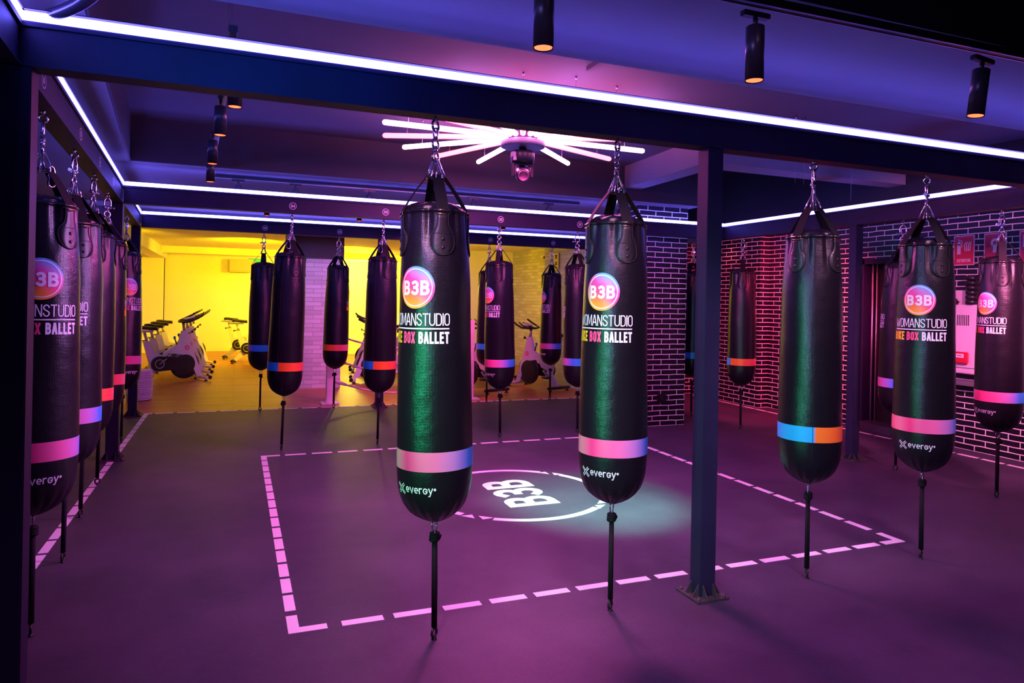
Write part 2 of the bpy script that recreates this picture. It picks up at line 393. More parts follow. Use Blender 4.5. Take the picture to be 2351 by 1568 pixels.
def Bg():
    return [[(0, 0), (0, 1)], [(0, 1), (.28, 1)] + arc(.28, .765, .22, .235, 90, -90) + [(0, .53)], [(.28, .53)] + arc(.28, .265, .26, .265, 90, -90) + [(0, 0)]]
GL = {  # advance width, strokes (y 0..1)
 'A': (.56, [[(0, 0), (.24, 1), (.32, 1), (.56, 0)], [(.09, .3), (.47, .3)]]),
 'B': (.54, Bg()),
 'D': (.50, [[(0, 0), (0, 1), (.24, 1)] + arc(.24, .74, .26, .26, 90, 0, 5) + arc(.24, .26, .26, .26, 0, -90, 5) + [(0, 0)]]),
 'E': (.42, [[(.42, 1), (0, 1), (0, 0), (.42, 0)], [(0, .52), (.36, .52)]]),
 'I': (.0, [[(0, 0), (0, 1)]]),
 'K': (.52, [[(0, 0), (0, 1)], [(.50, 1), (.06, .45)], [(.16, .58), (.52, 0)]]),
 'L': (.42, [[(0, 1), (0, 0), (.42, 0)]]),
 'M': (.72, [[(0, 0), (0, 1), (.06, 1), (.36, .15), (.66, 1), (.72, 1), (.72, 0)]]),
 'N': (.54, [[(0, 0), (0, 1), (.04, 1), (.50, 0), (.54, 0), (.54, 1)]]),
 'O': (.50, [rrect(0, 0, .5, 1, .24) + [(.26, 1)]]),
 'R': (.52, [[(0, 0), (0, 1), (.26, 1)] + arc(.26, .74, .24, .26, 90, -90) + [(0, .48)], [(.26, .48), (.52, 0)]]),
 'S': (.50, [arc(.25, .76, .24, .24, 10, 180, 6) + [(.02, .68)] + [(.10, .58), (.40, .42)] + arc(.25, .24, .25, .24, 20, -180, 8)]),
 'T': (.52, [[(0, 1), (.52, 1)], [(.26, 1), (.26, 0)]]),
 'U': (.52, [[(0, 1)] + arc(.26, .26, .26, .26, 180, 360, 8) + [(.52, 1)]]),
 'W': (.86, [[(0, 1), (.20, 0), (.24, 0), (.43, .9), (.62, 0), (.66, 0), (.86, 1)]]),
 'X': (.54, [[(0, 0), (.54, 1)], [(0, 1), (.54, 0)]]),
 '0': (.50, [rrect(0, 0, .5, 1, .24) + [(.26, 1)]]),
 '1': (.2, [[(0, .82), (.18, 1), (.18, 0)]]),
 '2': (.5, [arc(.25, .75, .24, .25, 170, 0, 6) + [(.46, .60), (0, 0), (.5, 0)]]),
 '3': (.5, [arc(.24, .765, .24, .235, 140, -90, 8) + [(.20, .53)], [(.20, .53), (.24, .53)] + arc(.24, .265, .26, .265, 88, -145, 9)]),
 '4': (.54, [[(.40, 0), (.40, 1), (0, .3), (.54, .3)]]),
 '5': (.5, [[(.46, 1), (.04, 1), (.02, .58)] + arc(.24, .32, .26, .32, 110, -150, 9)]),
 '6': (.5, [[(.44, .95), (.20, .95), (.02, .6)] + [(0, .3)], rrect(0, 0, .5, .6, .24) + [(.26, .6)]]),
 # lower case, x-height 0.62
 'e': (.46, [[(.02, .32), (.46, .32)] + arc(.23, .32, .23, .30, 0, 296, 12)]),
 'v': (.46, [[(0, .62), (.23, 0), (.46, .62)]]),
 'r': (.30, [[(0, 0), (0, .62)], [(0, .45), (.1, .60), (.30, .62)]]),
 'g': (.48, [[(.48, .50)] + arc(.24, .31, .24, .31, 72, 345, 12) + [(.48, .3), (.30, .3)]]),
 'y': (.46, [[(0, .62), (.23, 0)], [(.46, .62), (.12, -.3), (0, -.3)]]),
 '*': (.16, [rrect(0, .42, .16, .6, .07) + [(.08, .6)]]),
 ' ': (.20, []),
}

def stroke_quads(pl, wd, maxlen, cap=0.0):
    """polyline -> list of quads (each 4 points) with mitred joints"""
    P = [Vector(p) for p in pl]
    Q = [P[0]]
    for p in P[1:]:
        if (p - Q[-1]).length > 1e-5: Q.append(p)
    P = Q
    if len(P) < 2: return []
    closed = (P[0] - P[-1]).length < 1e-4
    if cap and not closed:      # square ends
        P[0] = P[0] + (P[0] - P[1]).normalized() * cap; P[-1] = P[-1] + (P[-1] - P[-2]).normalized() * cap
    n = len(P); L, R = [], []
    for i in range(n):
        d0 = (P[i] - P[i - 1]).normalized() if i > 0 else ((P[-1] - P[-2]).normalized() if closed else (P[1] - P[0]).normalized())
        d1 = (P[i + 1] - P[i]).normalized() if i < n - 1 else ((P[1] - P[0]).normalized() if closed else d0)
        if i == 0 and not closed: d0 = d1
        n0 = Vector((-d0.y, d0.x)); n1 = Vector((-d1.y, d1.x))
        m = n0 + n1
        if m.length < 1e-3: m = n0
        m = m.normalized(); k = 1 / max(0.45, m.dot(n0))
        L.append(P[i] + m * wd * .5 * k); R.append(P[i] - m * wd * .5 * k)
    quads = []
    for i in range(n - 1):
        ln = (P[i + 1] - P[i]).length; s = max(1, int(math.ceil(ln / maxlen)))
        for j in range(s):
            a, b = j / s, (j + 1) / s
            quads.append((L[i].lerp(L[i + 1], a), L[i].lerp(L[i + 1], b), R[i].lerp(R[i + 1], b), R[i].lerp(R[i + 1], a)))
    return quads

def text_quads(txt, x0, y0, h, wd, xs=1.0, gap=0.16, align='L', maxlen=0.02):
    """returns quads in flat (u,v) metres; letter height h, stroke width wd"""
    xs_h = h * xs; tot = 0
    for ch in txt: tot += GL[ch][0] * xs_h + gap * h
    tot -= gap * h
    x = x0 - (tot / 2 if align == 'C' else tot if align == 'R' else 0)
    out = []
    hh = h - wd
    for ch in txt:
        wgl, st = GL[ch]
        for li, pl in enumerate(st):
            out += [tuple(q) + (li + 1,) for q in stroke_quads([(x + px_ * xs_h, y0 + wd / 2 + py_ * hh) for px_, py_ in pl], wd, maxlen, wd * .48)]
        x += wgl * xs_h + gap * h
    return out, tot

def add_quads(bm, quads, fn, mi=0):
    """maps flat quads onto a surface; overlapping strokes are stacked by a fraction of a millimetre"""
    for q in quads:
        P = [fn(p.x, p.y) for p in q[:4]]
        if len(q) > 4:
            n = (P[2] - P[0]).cross(P[3] - P[1])
            if n.length > 1e-12:
                n.normalize(); P = [p - n * (.00012 * q[4]) for p in P]
        f = bm.faces.new([bm.verts.new(p) for p in P]); f.material_index = mi
    return

def disc_quads(cx, cy, r0, r1, seg=40, rings=3):
    out = []
    for j in range(rings):
        a, b = r0 + (r1 - r0) * j / rings, r0 + (r1 - r0) * (j + 1) / rings
        for k in range(seg):
            t0, t1 = 2 * PI * k / seg, 2 * PI * (k + 1) / seg
            out.append([Vector((cx + r * math.cos(t), cy + r * math.sin(t))) for r, t in ((max(a, 1e-4), t0), (b, t0), (b, t1), (max(a, 1e-4), t1))])
    return out
#@@SPLIT1
# ================================================================ THE SETTING
def solid(name, a, b, m, label=None):
    bm = bmesh.new(); box2(bm, a, b); return struct(name, bm, m, label)

HB = 2.29      # underside of the steel beams
solid('floor', (-4.5, -3.5, -0.12), (9.0, 9.72, 0.0), MT['floor'], 'dark speckled rubber floor of the boxing area')
solid('floor', (-4.5, 9.72, -0.12), (9.0, 20.2, 0.0), MT['wood'], 'wooden floor of the bike studio')
bm = bmesh.new(); prism(bm, [(-4.5, 2.12), (9.0, 2.12), (9.0, 5.6), (4.3, 5.6), (4.35, 7.02), (4.35, 10.3), (-4.5, 10.3)], 3.05, 3.2)
struct('ceiling', bm, MT['slab'], 'dark painted ceiling slab')
solid('ceiling', (4.0, 5.3, 3.62), (9.0, 10.3, 3.7), MT['darkwall'], 'black open ceiling at the back right')
solid('ceiling', (-4.5, 2.12, 2.66), (9.0, 3.02, 3.05), MT['ceil'], 'lowered ceiling on the near side')
solid('ceiling', (-4.5, -3.5, 3.4), (9.0, 2.12, 3.5), MT['darkwall'], 'black open ceiling above the camera')
solid('trim_13', (-4.5, 2.09, 2.66), (9.0, 2.12, 3.4), MT['darkwall'])
solid('ceiling', (-4.5, 7.02, 2.66), (5.2, 10.3, 3.05), MT['ceil'], 'lowered ceiling on the far side')
bm = bmesh.new(); prism(bm, [(-4.5, 3.02), (-0.575, 3.02), (-0.90, 7.02), (-4.5, 7.02)], 2.66, 3.05)
struct('ceiling', bm, MT['ceil'], 'lowered ceiling along the left side')
bm = bmesh.new(); prism(bm, [(-0.572, 3.02), (-0.56, 3.02), (-0.885, 7.0), (-0.897, 7.0)], 2.662, 3.05)
struct('trim_1', bm, MT['downstand'])  # thin dark skin on the left ceiling edge, standing for its shade
bm = bmesh.new(); box2(bm, (-0.88, 7.0, 2.662), (5.2, 7.02, 3.05)); struct('trim_2', bm, MT['downstand'])  # same kind of shade skin on the far ceiling edge
bm = bmesh.new(); box2(bm, (6.6, 3.02, 2.50), (9.0, 10.2, 3.62)); struct('ceiling', bm, MT['darkwall'], 'dark lowered ceiling above the right wall')
bm = bmesh.new(); prism(bm, [(4.02, 5.33), (6.6, 5.40), (6.6, 5.62), (4.27, 5.62), (4.33, 7.0), (4.12, 7.0)], 2.80, 3.05); struct('trim_3', bm, MT['ceil'])
solid('ceiling', (-4.5, 10.3, 2.60), (9.0, 20.2, 2.75), MT['yellow_wall'], 'pale ceiling of the bike studio')
bm = bmesh.new(); box2(bm, (-4.5, 10.3, 2.42), (9.0, 10.55, 2.60)); struct('trim_4', bm, MT['ceil'])
bm = bmesh.new(); box2(bm, (-1.95, 10.55, 2.36), (-1.62, 19.7, 2.60)); struct('trim_5', bm, MT['yellow_wall'])
bm = bmesh.new(); box2(bm, (-1.62, 18.2, 2.44), (6.0, 18.6, 2.60)); struct('trim_6', bm, MT['yellow_wall'])
# walls
solid('wall_back', (-1.68, 19.8, 0), (6.0, 20.0, 2.6), MT['yellow_wall'])
solid('wall_back', (-4.5, 19.4, 0), (-1.68, 19.6, 2.6), MT['yellow_wall'])
solid('wall_back', (4.75, 15.2, 0), (6.0, 15.35, 2.6), MT['yellow_wall'])
solid('wall_left', (-2.8, 9.72, 0), (-2.6, 19.4, 2.6), MT['yellow_wall'])
solid('wall_left', (-2.75, -3.5, 0), (-2.6, 9.72, 2.66), MT['darkwall'])
solid('wall_right', (6.0, 12.05, 0), (6.15, 15.2, 2.6), MT['brick_white'])
solid('wall_right', (5.4, 9.9, 0), (6.0, 12.05, 2.6), MT['brick_white'])
solid('wall_right', (7.25, -3.5, 0), (7.4, 5.70, 2.66), MT['brick_black'])
solid('wall_right', (7.25, 6.53, 0), (7.4, 9.9, 2.5), MT['brick_black'])
solid('wall_right', (7.25, 5.70, 2.08), (7.4, 6.53, 2.66), MT['brick_black'])
solid('wall_right', (7.08, 8.15, 0), (7.25, 9.9, 2.5), MT['brick_black'])
solid('wall_back', (5.4, 9.75, 0), (7.25, 9.9, 2.66), MT['brick_black'])
solid('wall_front', (-4.5, -3.5, 0), (9.0, -3.35, 3.4), MT['darkwall'])
solid('trim_7', (4.47, 7.25, 0), (5.17, 7.75, 3.05), MT['brick_black'], 'black brick pillar behind the second beam')
# white brick pillar of the studio; its dark boxed head stands for soffit shade
bm = bmesh.new(); box2(bm, (0.78, 11.7, 0), (1.62, 12.2, 2.10)); struct('trim_8', bm, MT['brick_white'], 'white brick pillar')
bm = bmesh.new(); box2(bm, (0.76, 11.66, 2.10), (1.64, 12.24, 2.6)); struct('trim_9', bm, MT['downstand'])
# doorway in the right wall
bm = bmesh.new(); box2(bm, (7.42, 5.6, 0), (7.48, 6.6, 2.1)); struct('door_1', bm, MT['matte'])
bm = bmesh.new()
box2(bm, (7.22, 6.46, 0.09), (7.42, 6.53, 2.08)); box2(bm, (7.22, 5.70, 0.09), (7.42, 5.77, 2.08)); box2(bm, (7.22, 5.70, 2.02), (7.42, 6.53, 2.08))
struct('trim_10', bm, MT['steel'])
bm = bmesh.new()
for y, r in ((6.40, .012), (6.34, .008)): cyl(bm, (7.30, y, 0.09), (7.30, y, 2.02), r, 8)
struct('trim_11', bm, MT['bike_grey'])
solid('trim_12', (7.12, 5.65, 0.0), (7.42, 6.58, 0.09), MT['floor'])

# ---------------------------------------------------------------- floor tape
def tape_box(bm, x0, y0, x1, y1): box2(bm, (x0, y0, 0.0002), (x1, y1, 0.0022))
G_IN = 'tape dashes of the inner ring square'
ORD = ['first', 'second', 'third', 'fourth', 'fifth', 'sixth', 'seventh', 'eighth', 'ninth', 'tenth', 'eleventh', 'twelfth', 'thirteenth', 'fourteenth', 'fifteenth',
       'sixteenth', 'seventeenth', 'eighteenth', 'nineteenth', 'twentieth', 'twenty-first', 'twenty-second', 'twenty-third', 'twenty-fourth', 'twenty-fifth',
       'twenty-sixth', 'twenty-seventh', 'twenty-eighth', 'twenty-ninth', 'thirtieth', 'thirty-first']
def dash_run(a0, a1, n, fixed, axis, wdt, gap, group, label):
    """n dashes between a0 and a1, counted from the left or from the near end"""
    L = (a1 - a0 - gap * (n - 1)) / n
    for i in range(n):
        s = a0 + i * (L + gap); e = s + L
        bm = bmesh.new()
        if axis == 'X': tape_box(bm, s, fixed, e, fixed + wdt)
        else: tape_box(bm, fixed, s, fixed + wdt, e)
        tag(mesh_obj('floor_tape', bm, MT['tape']), '%s, %s from the %s end' % (label, ORD[i], 'left' if axis == 'X' else 'near'), 'floor tape', group)
X0, X1, Y0, Y1, TW = 0.245, 4.015, 3.235, 6.90, 0.05
dash_run(X0 + .235, X1 - .215, 14, Y0, 'X', TW, .05, 'inner square tape, near side', 'white tape dash, near side of the inner square')
dash_run(X0 + .215, X1 - .22, 14, Y1 - TW, 'X', TW, .055, 'inner square tape, far side', 'white tape dash, far side of the inner square')
dash_run(Y0 + .235, Y1 - .215, 15, X0, 'Y', TW, .032, 'inner square tape, left side', 'white tape dash, left side of the inner square')
dash_run(Y0 + .25, Y1 - .215, 14, X1 - TW, 'Y', TW, .04, 'inner square tape, right side', 'white tape dash, right side of the inner square')
for cx, cy, sx, sy, wh in ((X0, Y0, 1, 1, 'near left'), (X1, Y0, -1, 1, 'right-hand'), (X0, Y1, 1, -1, 'far left'), (X1, Y1, -1, -1, 'far right')):
    bm = bmesh.new()
    pts = [(cx, cy), (cx + sx * .17, cy), (cx + sx * .17, cy + sy * TW), (cx + sx * TW, cy + sy * TW), (cx + sx * TW, cy + sy * .18), (cx, cy + sy * .18)]
    prism(bm, pts, 0.0002, 0.0022)
    tag(mesh_obj('floor_tape', bm, MT['tape']), 'L-shaped white tape mark at the %s corner of the inner square' % wh, 'floor tape')
dash_run(3.7, 9.58, 24, -1.02, 'Y', .05, .032, 'outer tape, left line', 'pink-lit tape dash of the line under the left bags')
dash_run(-0.9, 6.8, 31, 9.66, 'X', .045, .05, 'outer tape, back line', 'tape dash of the line before the wooden floor')
dash_run(3.3, 9.55, 25, 6.93, 'Y', .05, .04, 'outer tape, right line', 'red-lit tape dash of the line by the brick wall')
bm = bmesh.new(); prism(bm, [(-1.02, 9.61), (-.97, 9.61), (-.97, 9.66), (-.93, 9.66), (-.93, 9.705), (-1.02, 9.705)], .0002, .0022)
tag(mesh_obj('floor_tape', bm, MT['tape']), 'tape corner of the outer line beside the wicker basket', 'floor tape')

# ring and letters on the floor
LC = (2.05, 5.05)
def flat(x, y, z=0.0016): return Vector((x, y, z))
def ring_seg(a0, a1, nm, label, group=None):
    bm = bmesh.new(); n = max(2, int(abs(a1 - a0) / 4)); o_, i_ = .715, .662
    pts = [(LC[0] + o_ * math.cos(math.radians(a0 + (a1 - a0) * k / n)), LC[1] + o_ * math.sin(math.radians(a0 + (a1 - a0) * k / n))) for k in range(n + 1)]
    pts2 = [(LC[0] + i_ * math.cos(math.radians(a0 + (a1 - a0) * k / n)), LC[1] + i_ * math.sin(math.radians(a0 + (a1 - a0) * k / n))) for k in range(n + 1)]
    for k in range(n):
        prism(bm, [pts[k], pts[k + 1], pts2[k + 1], pts2[k]], .0002, .0022)
    bmesh.ops.remove_doubles(bm, verts=bm.verts, dist=1e-5)
    tag(mesh_obj('floor_marking', bm, MT['tape']), label, 'floor marking', group)
ring_seg(236, 307, 'arc', 'white arc nearest the camera in the floor logo ring')
ring_seg(50, 128, 'arc', 'white arc at the far side of the floor logo ring')
ring_seg(326, 394, 'arc', 'white arc behind the third bag in the floor logo ring')
ring_seg(146, 216, 'arc', 'white arc at the left of the floor logo ring')
for a, wh in ((315.5, 'right'), (42, 'far'), (137, 'far left'), (226, 'near left')):
    for s, tip in ((-4.6, 1), (4.6, -1)):
        aa = math.radians(a + s); bm = bmesh.new()
        c = Vector((LC[0] + .69 * math.cos(aa), LC[1] + .69 * math.sin(aa)))
        r_ = Vector((math.cos(aa), math.sin(aa))); t_ = Vector((-r_.y, r_.x))
        pts = [c + r_ * .03 * tip + t_ * .055, c - r_ * .03 * tip + t_ * .0, c + r_ * .03 * tip - t_ * .055]
        prism(bm, [(p.x, p.y) for p in pts], .0002, .0022)
        tag(mesh_obj('floor_marking', bm, MT['tape']), 'small white triangle in the %s gap of the floor logo ring' % wh, 'floor marking', 'triangles in the %s gap of the floor ring' % wh)
bm = bmesh.new()
# letters read away from the camera, tops to the left
def fl_map(u, v): return Vector((LC[0] + .02 - (v - .2), LC[1] + u, .0016))
def b3b_quads(h, wd, maxlen=0.02, xs=0.92, gap=.16):
    q, tot = text_quads('B3B', 0, 0, h, wd, xs=xs, gap=gap, align='C', maxlen=maxlen)
    return q
bm.free(); fl_t = thing('floor_lettering', 'large white letters B3B in the middle of the floor ring', 'floor marking', (LC[0], LC[1], 0.0))
for ch, u0 in (('B', -.33), ('3', -.085), ('B', .16)):
    bm = bmesh.new(); q, _ = text_quads(ch, u0, 0, .40, .070, xs=.74, maxlen=1.0)
    add_quads(bm, q, lambda u, v: fl_map(u, v) - Vector((LC[0], LC[1], 0))); mesh_obj('letter', bm, MT['tape'], fl_t)

# ================================================================ STEEL FRAME
def beam(lab, a, b, led=(), lip=.019):
    """a,b plan points of the centre line; I-beam with recessed web; led: +1 left side, -1 right side of direction"""
    a, b = Vector((*a, 0)), Vector((*b, 0)); d = (b - a); L = d.length; d.normalize(); n = Vector((-d.y, d.x, 0))
    bm = bmesh.new(); rot = Matrix((d, n, Vector((0, 0, 1)))).transposed(); c = (a + b) / 2
    z0 = HB
    box(bm, c + Vector((0, 0, z0 + .005)), (L, .10, .010), rot=rot)
    box(bm, c + Vector((0, 0, z0 + .075)), (L, .082, .130), rot=rot)
    box(bm, c + Vector((0, 0, z0 + .151)), (L, .106, .022), rot=rot)
    o = thing('steel_beam', lab, 'steel beam'); mesh_obj('girder', bm, MT['steel'], o)
    for s in led:
        bm = bmesh.new()
        box(bm, c + n * s * .050 + Vector((0, 0, z0 + .173)), (L - .02, .012, .038), rot=rot, bev=.004)
        mesh_obj('light_strip', bm, MT['led'], o)
        bm = bmesh.new(); box(bm, c + n * s * (.040 + lip / 2) + Vector((0, 0, z0 + .1945)), (L - .02, lip, .003), rot=rot)
        mesh_obj('strip_baffle', bm, MT['steel'], o)  # lip added to keep the strip's light off the ceiling straight above
    return o
lx = lambda y: -0.77 - 0.055 * (y - 3.0)
bf = beam('nearest dark steel beam crossing the whole picture under a bright violet light strip', (-2.6, 2.98), (8.2, 2.98), (-1, 1), .034)
bl = beam('dark steel beam running away along the left row of bags', (lx(0.2), 0.2), (lx(9.6), 9.6), (-1,))
b2 = beam('second dark steel cross beam, carrying badges 34 to 31', (lx(7.12) + .055, 7.12), (5.68, 7.12), (-1, 1))
b3 = beam('farthest dark steel cross beam, in front of the yellow room', (lx(9.6) + .055, 9.60), (5.3, 9.60), (-1, 1))
br_ = beam('dark steel beam running away on the right before the brick wall', (5.63, 3.04), (5.63, 9.0), (1,))
def post(lab, x, y, s=.09, plate=.2, rot=0.0):
    p = thing('steel_post', lab, 'steel post')
    bm = bmesh.new(); box(bm, (x, y, HB / 2 + .005), (s, s, HB - .012), bev=.004); mesh_obj('upright', bm, MT['steel'], p)
    bm = bmesh.new(); R_ = Matrix.Rotation(rot, 3, 'Z')
    box(bm, (x, y, .006), (plate, plate, .011), rot=R_)
    for k in range(4):
        dv = R_ @ Vector((math.cos(k * PI / 2), math.sin(k * PI / 2), 0)); tv = Vector((-dv.y, dv.x, 0))
        for sgn in (-1, 1):
            o_ = Vector((x, y, .011)) + tv * sgn * s * .33
            pts = [o_ + dv * s * .5, o_ + dv * (s * .5 + .04), o_ + dv * s * .5 + Vector((0, 0, .06))]
            A = [bm.verts.new(q + tv * .003) for q in pts]; B = [bm.verts.new(q - tv * .003) for q in pts]
            bm.faces.new(A); bm.faces.new(B[::-1])
            for i in range(3): bm.faces.new((A[i], A[(i + 1) % 3], B[(i + 1) % 3], B[i]))
    mesh_obj('base_plate', bm, MT['plate'], p)
    for sx in (-1, 1):
        for sy in (-1, 1):
            q = R_ @ Vector((sx * plate * .40, sy * plate * .40, 0))
            bm = bmesh.new(); lathe(bm, [(.010, .011), (.010, .018), (.006, .018), (.006, .028)], 6, (x + q.x, y + q.y, 0))
            mesh_obj('anchor_bolt', bm, MT['plate'], p)
post('large dark steel post in front, right of centre, bolted base plate visible', 2.262, 2.985, .092, .19)
post('large dark post at the left picture edge', -0.735, 2.985, .10, .2)
post('steel post at the left end of the second cross beam', lx(7.12) , 7.12, .10, .2)
post('steel post at the corner of the wooden floor, left', lx(9.6), 9.58, .10, .2)
post('steel post hidden behind the bag under badge 33', 1.85, 9.56, .10, .2)
post('slim blue-lit steel post before the doorway in the brick wall', 5.63, 5.14, .09, .2)
def text_plate(parent_frame, cx, cz, y, txt, r=.034, axis='Y', face=-1, tone='white'):
    """number badge on a beam face"""
    bm = bmesh.new()
    if axis == 'Y': fn = lambda u, v: Vector((cx + u, y, cz + v))
    else: fn = lambda u, v: Vector((y, cx - u * face, cz + v))
    add_quads(bm, disc_quads(0, 0, r * .88, r, 28, 1), fn)
    q, tot = text_quads(txt, 0, -r * .42, r * .84, r * .17, xs=.9, gap=.28, align='C', maxlen=1)
    add_quads(bm, q, fn)
    mesh_obj('number_badge', bm, MT['print_white'] if tone == 'white' else MT['print_pink'], parent_frame)
fy2, fy3 = 7.12 - .0425, 9.60 - .0425
for x, t in ((.50, '34'), (1.40, '33'), (2.645, '32'), (3.60, '31')): text_plate(b2, x, HB + .07, fy2, t)
for x, t in ((.34, '26'), (1.28, '25'), (3.42, '23'), (4.42, '22')): text_plate(b3, x, HB + .068, fy3, t)
for yy, t in ((3.38, '6'), (4.45, '5'), (5.35, '4'), (6.25, '3')):
    text_plate(bl, yy, HB + .07, lx(yy) + .046, t, axis='X', face=-1)
#@@SPLIT2
# ================================================================ PUNCHING BAGS
PROF = [(.012, .520), (.030, .526), (.055, .538), (.085, .556), (.112, .578), (.133, .606), (.147, .636), (.156, .668), (.161, .70), (.1635, .74), (.1645, .79), (.164, .86), (.163, .95), (.162, 1.05), (.161, 1.15), (.160, 1.25), (.158, 1.35), (.156, 1.45), (.154, 1.55), (.150, 1.63), (.146, 1.69), (.143, 1.74), (.141, 1.78), (.140, 1.81), (.139, 1.84), (.139, 1.862)]
def rad(z):
    for (r0, z0), (r1, z1) in zip(PROF, PROF[1:]):
        if z <= z1: return r0 + (r1 - r0) * max(0, min(1, (z - z0) / (z1 - z0)))
    return PROF[-1][0]
def fold(a, z):
    """creases where the straps pull on the shoulder, gathers at the bottom; a in radians from the logo"""
    k = ((math.degrees(a) - 45) % 90)
    d = min(k, 90 - k) if k > 45 else k
    s = 0.0
    if z > 1.66:
        t = min(1, (z - 1.66) / .18)
        s -= .015 * t * math.exp(-((d - 25) / 7.5) ** 2)
        s += .004 * t * math.exp(-(d / 16.0) ** 2)
        s -= .004 * t * math.exp(-((d - 44) / 8.0) ** 2) 
    if z < .66:
        t = max(0, min(1, (.66 - z) / .08)) * (1 if z > .53 else .3)
        s += .0035 * t * math.sin(18 * a)
    s += .0012 * math.sin(3 * a + 9 * z) + .0010 * math.sin(2 * a - 5 * z + 1)
    return s
def surf(a, z, off=0.0):
    r = rad(z) + fold(a, z) + off
    return Vector((r * math.cos(a), r * math.sin(a), z))
GRP = 'punching bags hanging from the steel frame'

def make_bag(hw, karab):
    root = thing('punching_bag', 'black punching bag', 'punching bag', group=GRP)
    # body
    bm = bmesh.new(); uvl = bm.loops.layers.uv.new('UVMap'); seg = 112
    zs = [p[1] for p in PROF[:9]] + [.70 + i * .03 for i in range(1, 33)] + [1.68 + i * .0125 for i in range(0, 15)]
    zs = sorted(set(round(z, 4) for z in zs if z <= 1.862)) + [1.862]
    rings = []
    def add_ring(fr):
        rings.append([bm.verts.new(fr(2 * PI * k / seg)) for k in range(seg)])
    for z in zs: add_ring(lambda a, z=z: surf(a, z))
    # piped shoulder seam and the slouching top panel
    for dr, z in ((.003, 1.866), (.0055, 1.870), (.003, 1.875), (-.004, 1.877)):
        add_ring(lambda a, z=z, dr=dr: surf(a, 1.862, dr) + Vector((0, 0, z - 1.862)))
    for r, z in ((.128, 1.889), (.108, 1.902), (.085, 1.910), (.05, 1.915), (.02, 1.917)):
        def fr(a, r=r, z=z):
            k = ((math.degrees(a) - 45) % 90); d = min(k, 90 - k)
            rr = r * (1 + .04 * math.sin(5 * a + 1)); zz = z + (.010 * math.exp(-(d / 18) ** 2) - .006) * (r / .128) + .003 * math.sin(7 * a)
            return Vector((rr * math.cos(a), rr * math.sin(a), zz))
        add_ring(fr)
    for ri, (A, B) in enumerate(zip(rings, rings[1:])):
        for k in range(seg):
            f = bm.faces.new((A[k], A[(k + 1) % seg], B[(k + 1) % seg], B[k])); f.smooth = True
            uu = [(k / seg), ((k + 1) / seg), ((k + 1) / seg), (k / seg)]
            zz = [A[k].co.z, A[k].co.z, B[k].co.z, B[k].co.z]
            for l, u_, v_ in zip(f.loops, uu, zz): l[uvl].uv = (u_ * 1.0, v_)
    bm.faces.new(rings[0][::-1]); bm.faces.new(rings[-1])
    me = mesh_obj('body', bm, MT['leather'], root)
    # vertical back seam
    bm = bmesh.new(); sa = math.radians(175)
    tube(bm, [surf(sa, .62 + i * .031, .0005) for i in range(41)], .0016, 5)
    mesh_obj('seam', bm, MT['seam'], me)
    # colour band
    bm = bmesh.new(); uvl = bm.loops.layers.uv.new('UVMap'); n = 120
    for k in range(n):
        a0, a1 = 2 * PI * k / n, 2 * PI * (k + 1) / n
        zz = (.775, .815, .857)
        for j in range(2):
            vs = [bm.verts.new(surf(a, z, .0009)) for a, z in ((a0 + sa, zz[j]), (a1 + sa, zz[j]), (a1 + sa, zz[j + 1]), (a0 + sa, zz[j + 1]))]
            f = bm.faces.new(vs); f.smooth = True
            for l, u_ in zip(f.loops, (k / n, (k + 1) / n, (k + 1) / n, k / n)): l[uvl].uv = (u_, 0.5)
    bmesh.ops.remove_doubles(bm, verts=bm.verts, dist=1e-5)
    mesh_obj('color_band', bm, MT['band'], root)
    # badge, lettering
    R0 = .158
    def wrap(off): return lambda u, v: surf(u / R0, v, off)
    bm = bmesh.new(); uvl = bm.loops.layers.uv.new('UVMap')
    BC = 1.545
    for q in disc_quads(0, BC, 0, .089, 44, 6):
        vs = [bm.verts.new(wrap(.0010)(p.x, p.y)) for p in q]; f = bm.faces.new(vs); f.smooth = True
        for l, p in zip(f.loops, q): l[uvl].uv = (.5 + p.x / .178, .5 + (p.y - BC) / .178)
    bd = mesh_obj('logo_badge', bm, MT['badge'], root)
    bm = bmesh.new()
    add_quads(bm, disc_quads(0, BC, .0755, .080, 44, 1), wrap(.0018))
    q = b3b_quads(.062, .0128, .012, xs=.84, gap=.31)
    add_quads(bm, [[Vector((p.x, p.y + BC - .033)) for p in a[:4]] + list(a[4:]) for a in q], wrap(.0018))
    mesh_obj('badge_lettering', bm, MT['print_white'], bd)
    bm = bmesh.new()
    TX0 = -.150
    q, tot = text_quads('WOMANSTUDIO', 0, 1.385, .052, .0050, xs=.80, gap=.15, maxlen=.012)
    sc = .300 / tot; q2 = [[Vector((TX0 + p.x * sc, p.y)) for p in a[:4]] + list(a[4:]) for a in q]
    add_quads(bm, q2, wrap(.0012))
    for k in range(30):
        u0, u1 = TX0 + .300 * k / 30, TX0 + .300 * (k + 1) / 30
        add_quads(bm, [[Vector(p) for p in ((u0, 1.370), (u1, 1.370), (u1, 1.3755), (u0, 1.3755))]], wrap(.0012))
    tq, tot = text_quads('BIKE BOX BALLET', 0, 1.310, .050, .0098, xs=.56, gap=.26, maxlen=.012)
    sc = .300 / tot
    def part(pre, txt):
        _, w0 = text_quads(pre + txt[0], 0, 0, .050, .0098, xs=.56, gap=.26) if pre else (0, 0)
        off = 0
        for ch in pre: off += GL[ch][0] * .050 * .58 + .24 * .050
        q_, _ = text_quads(txt, off, 1.310, .050, .0098, xs=.56, gap=.26, maxlen=.012)
        return [[Vector((TX0 + p.x * sc, p.y)) for p in a[:4]] + list(a[4:]) for a in q_]
    add_quads(bm, part('BIKE BOX ', 'BALLET'), wrap(.0012))
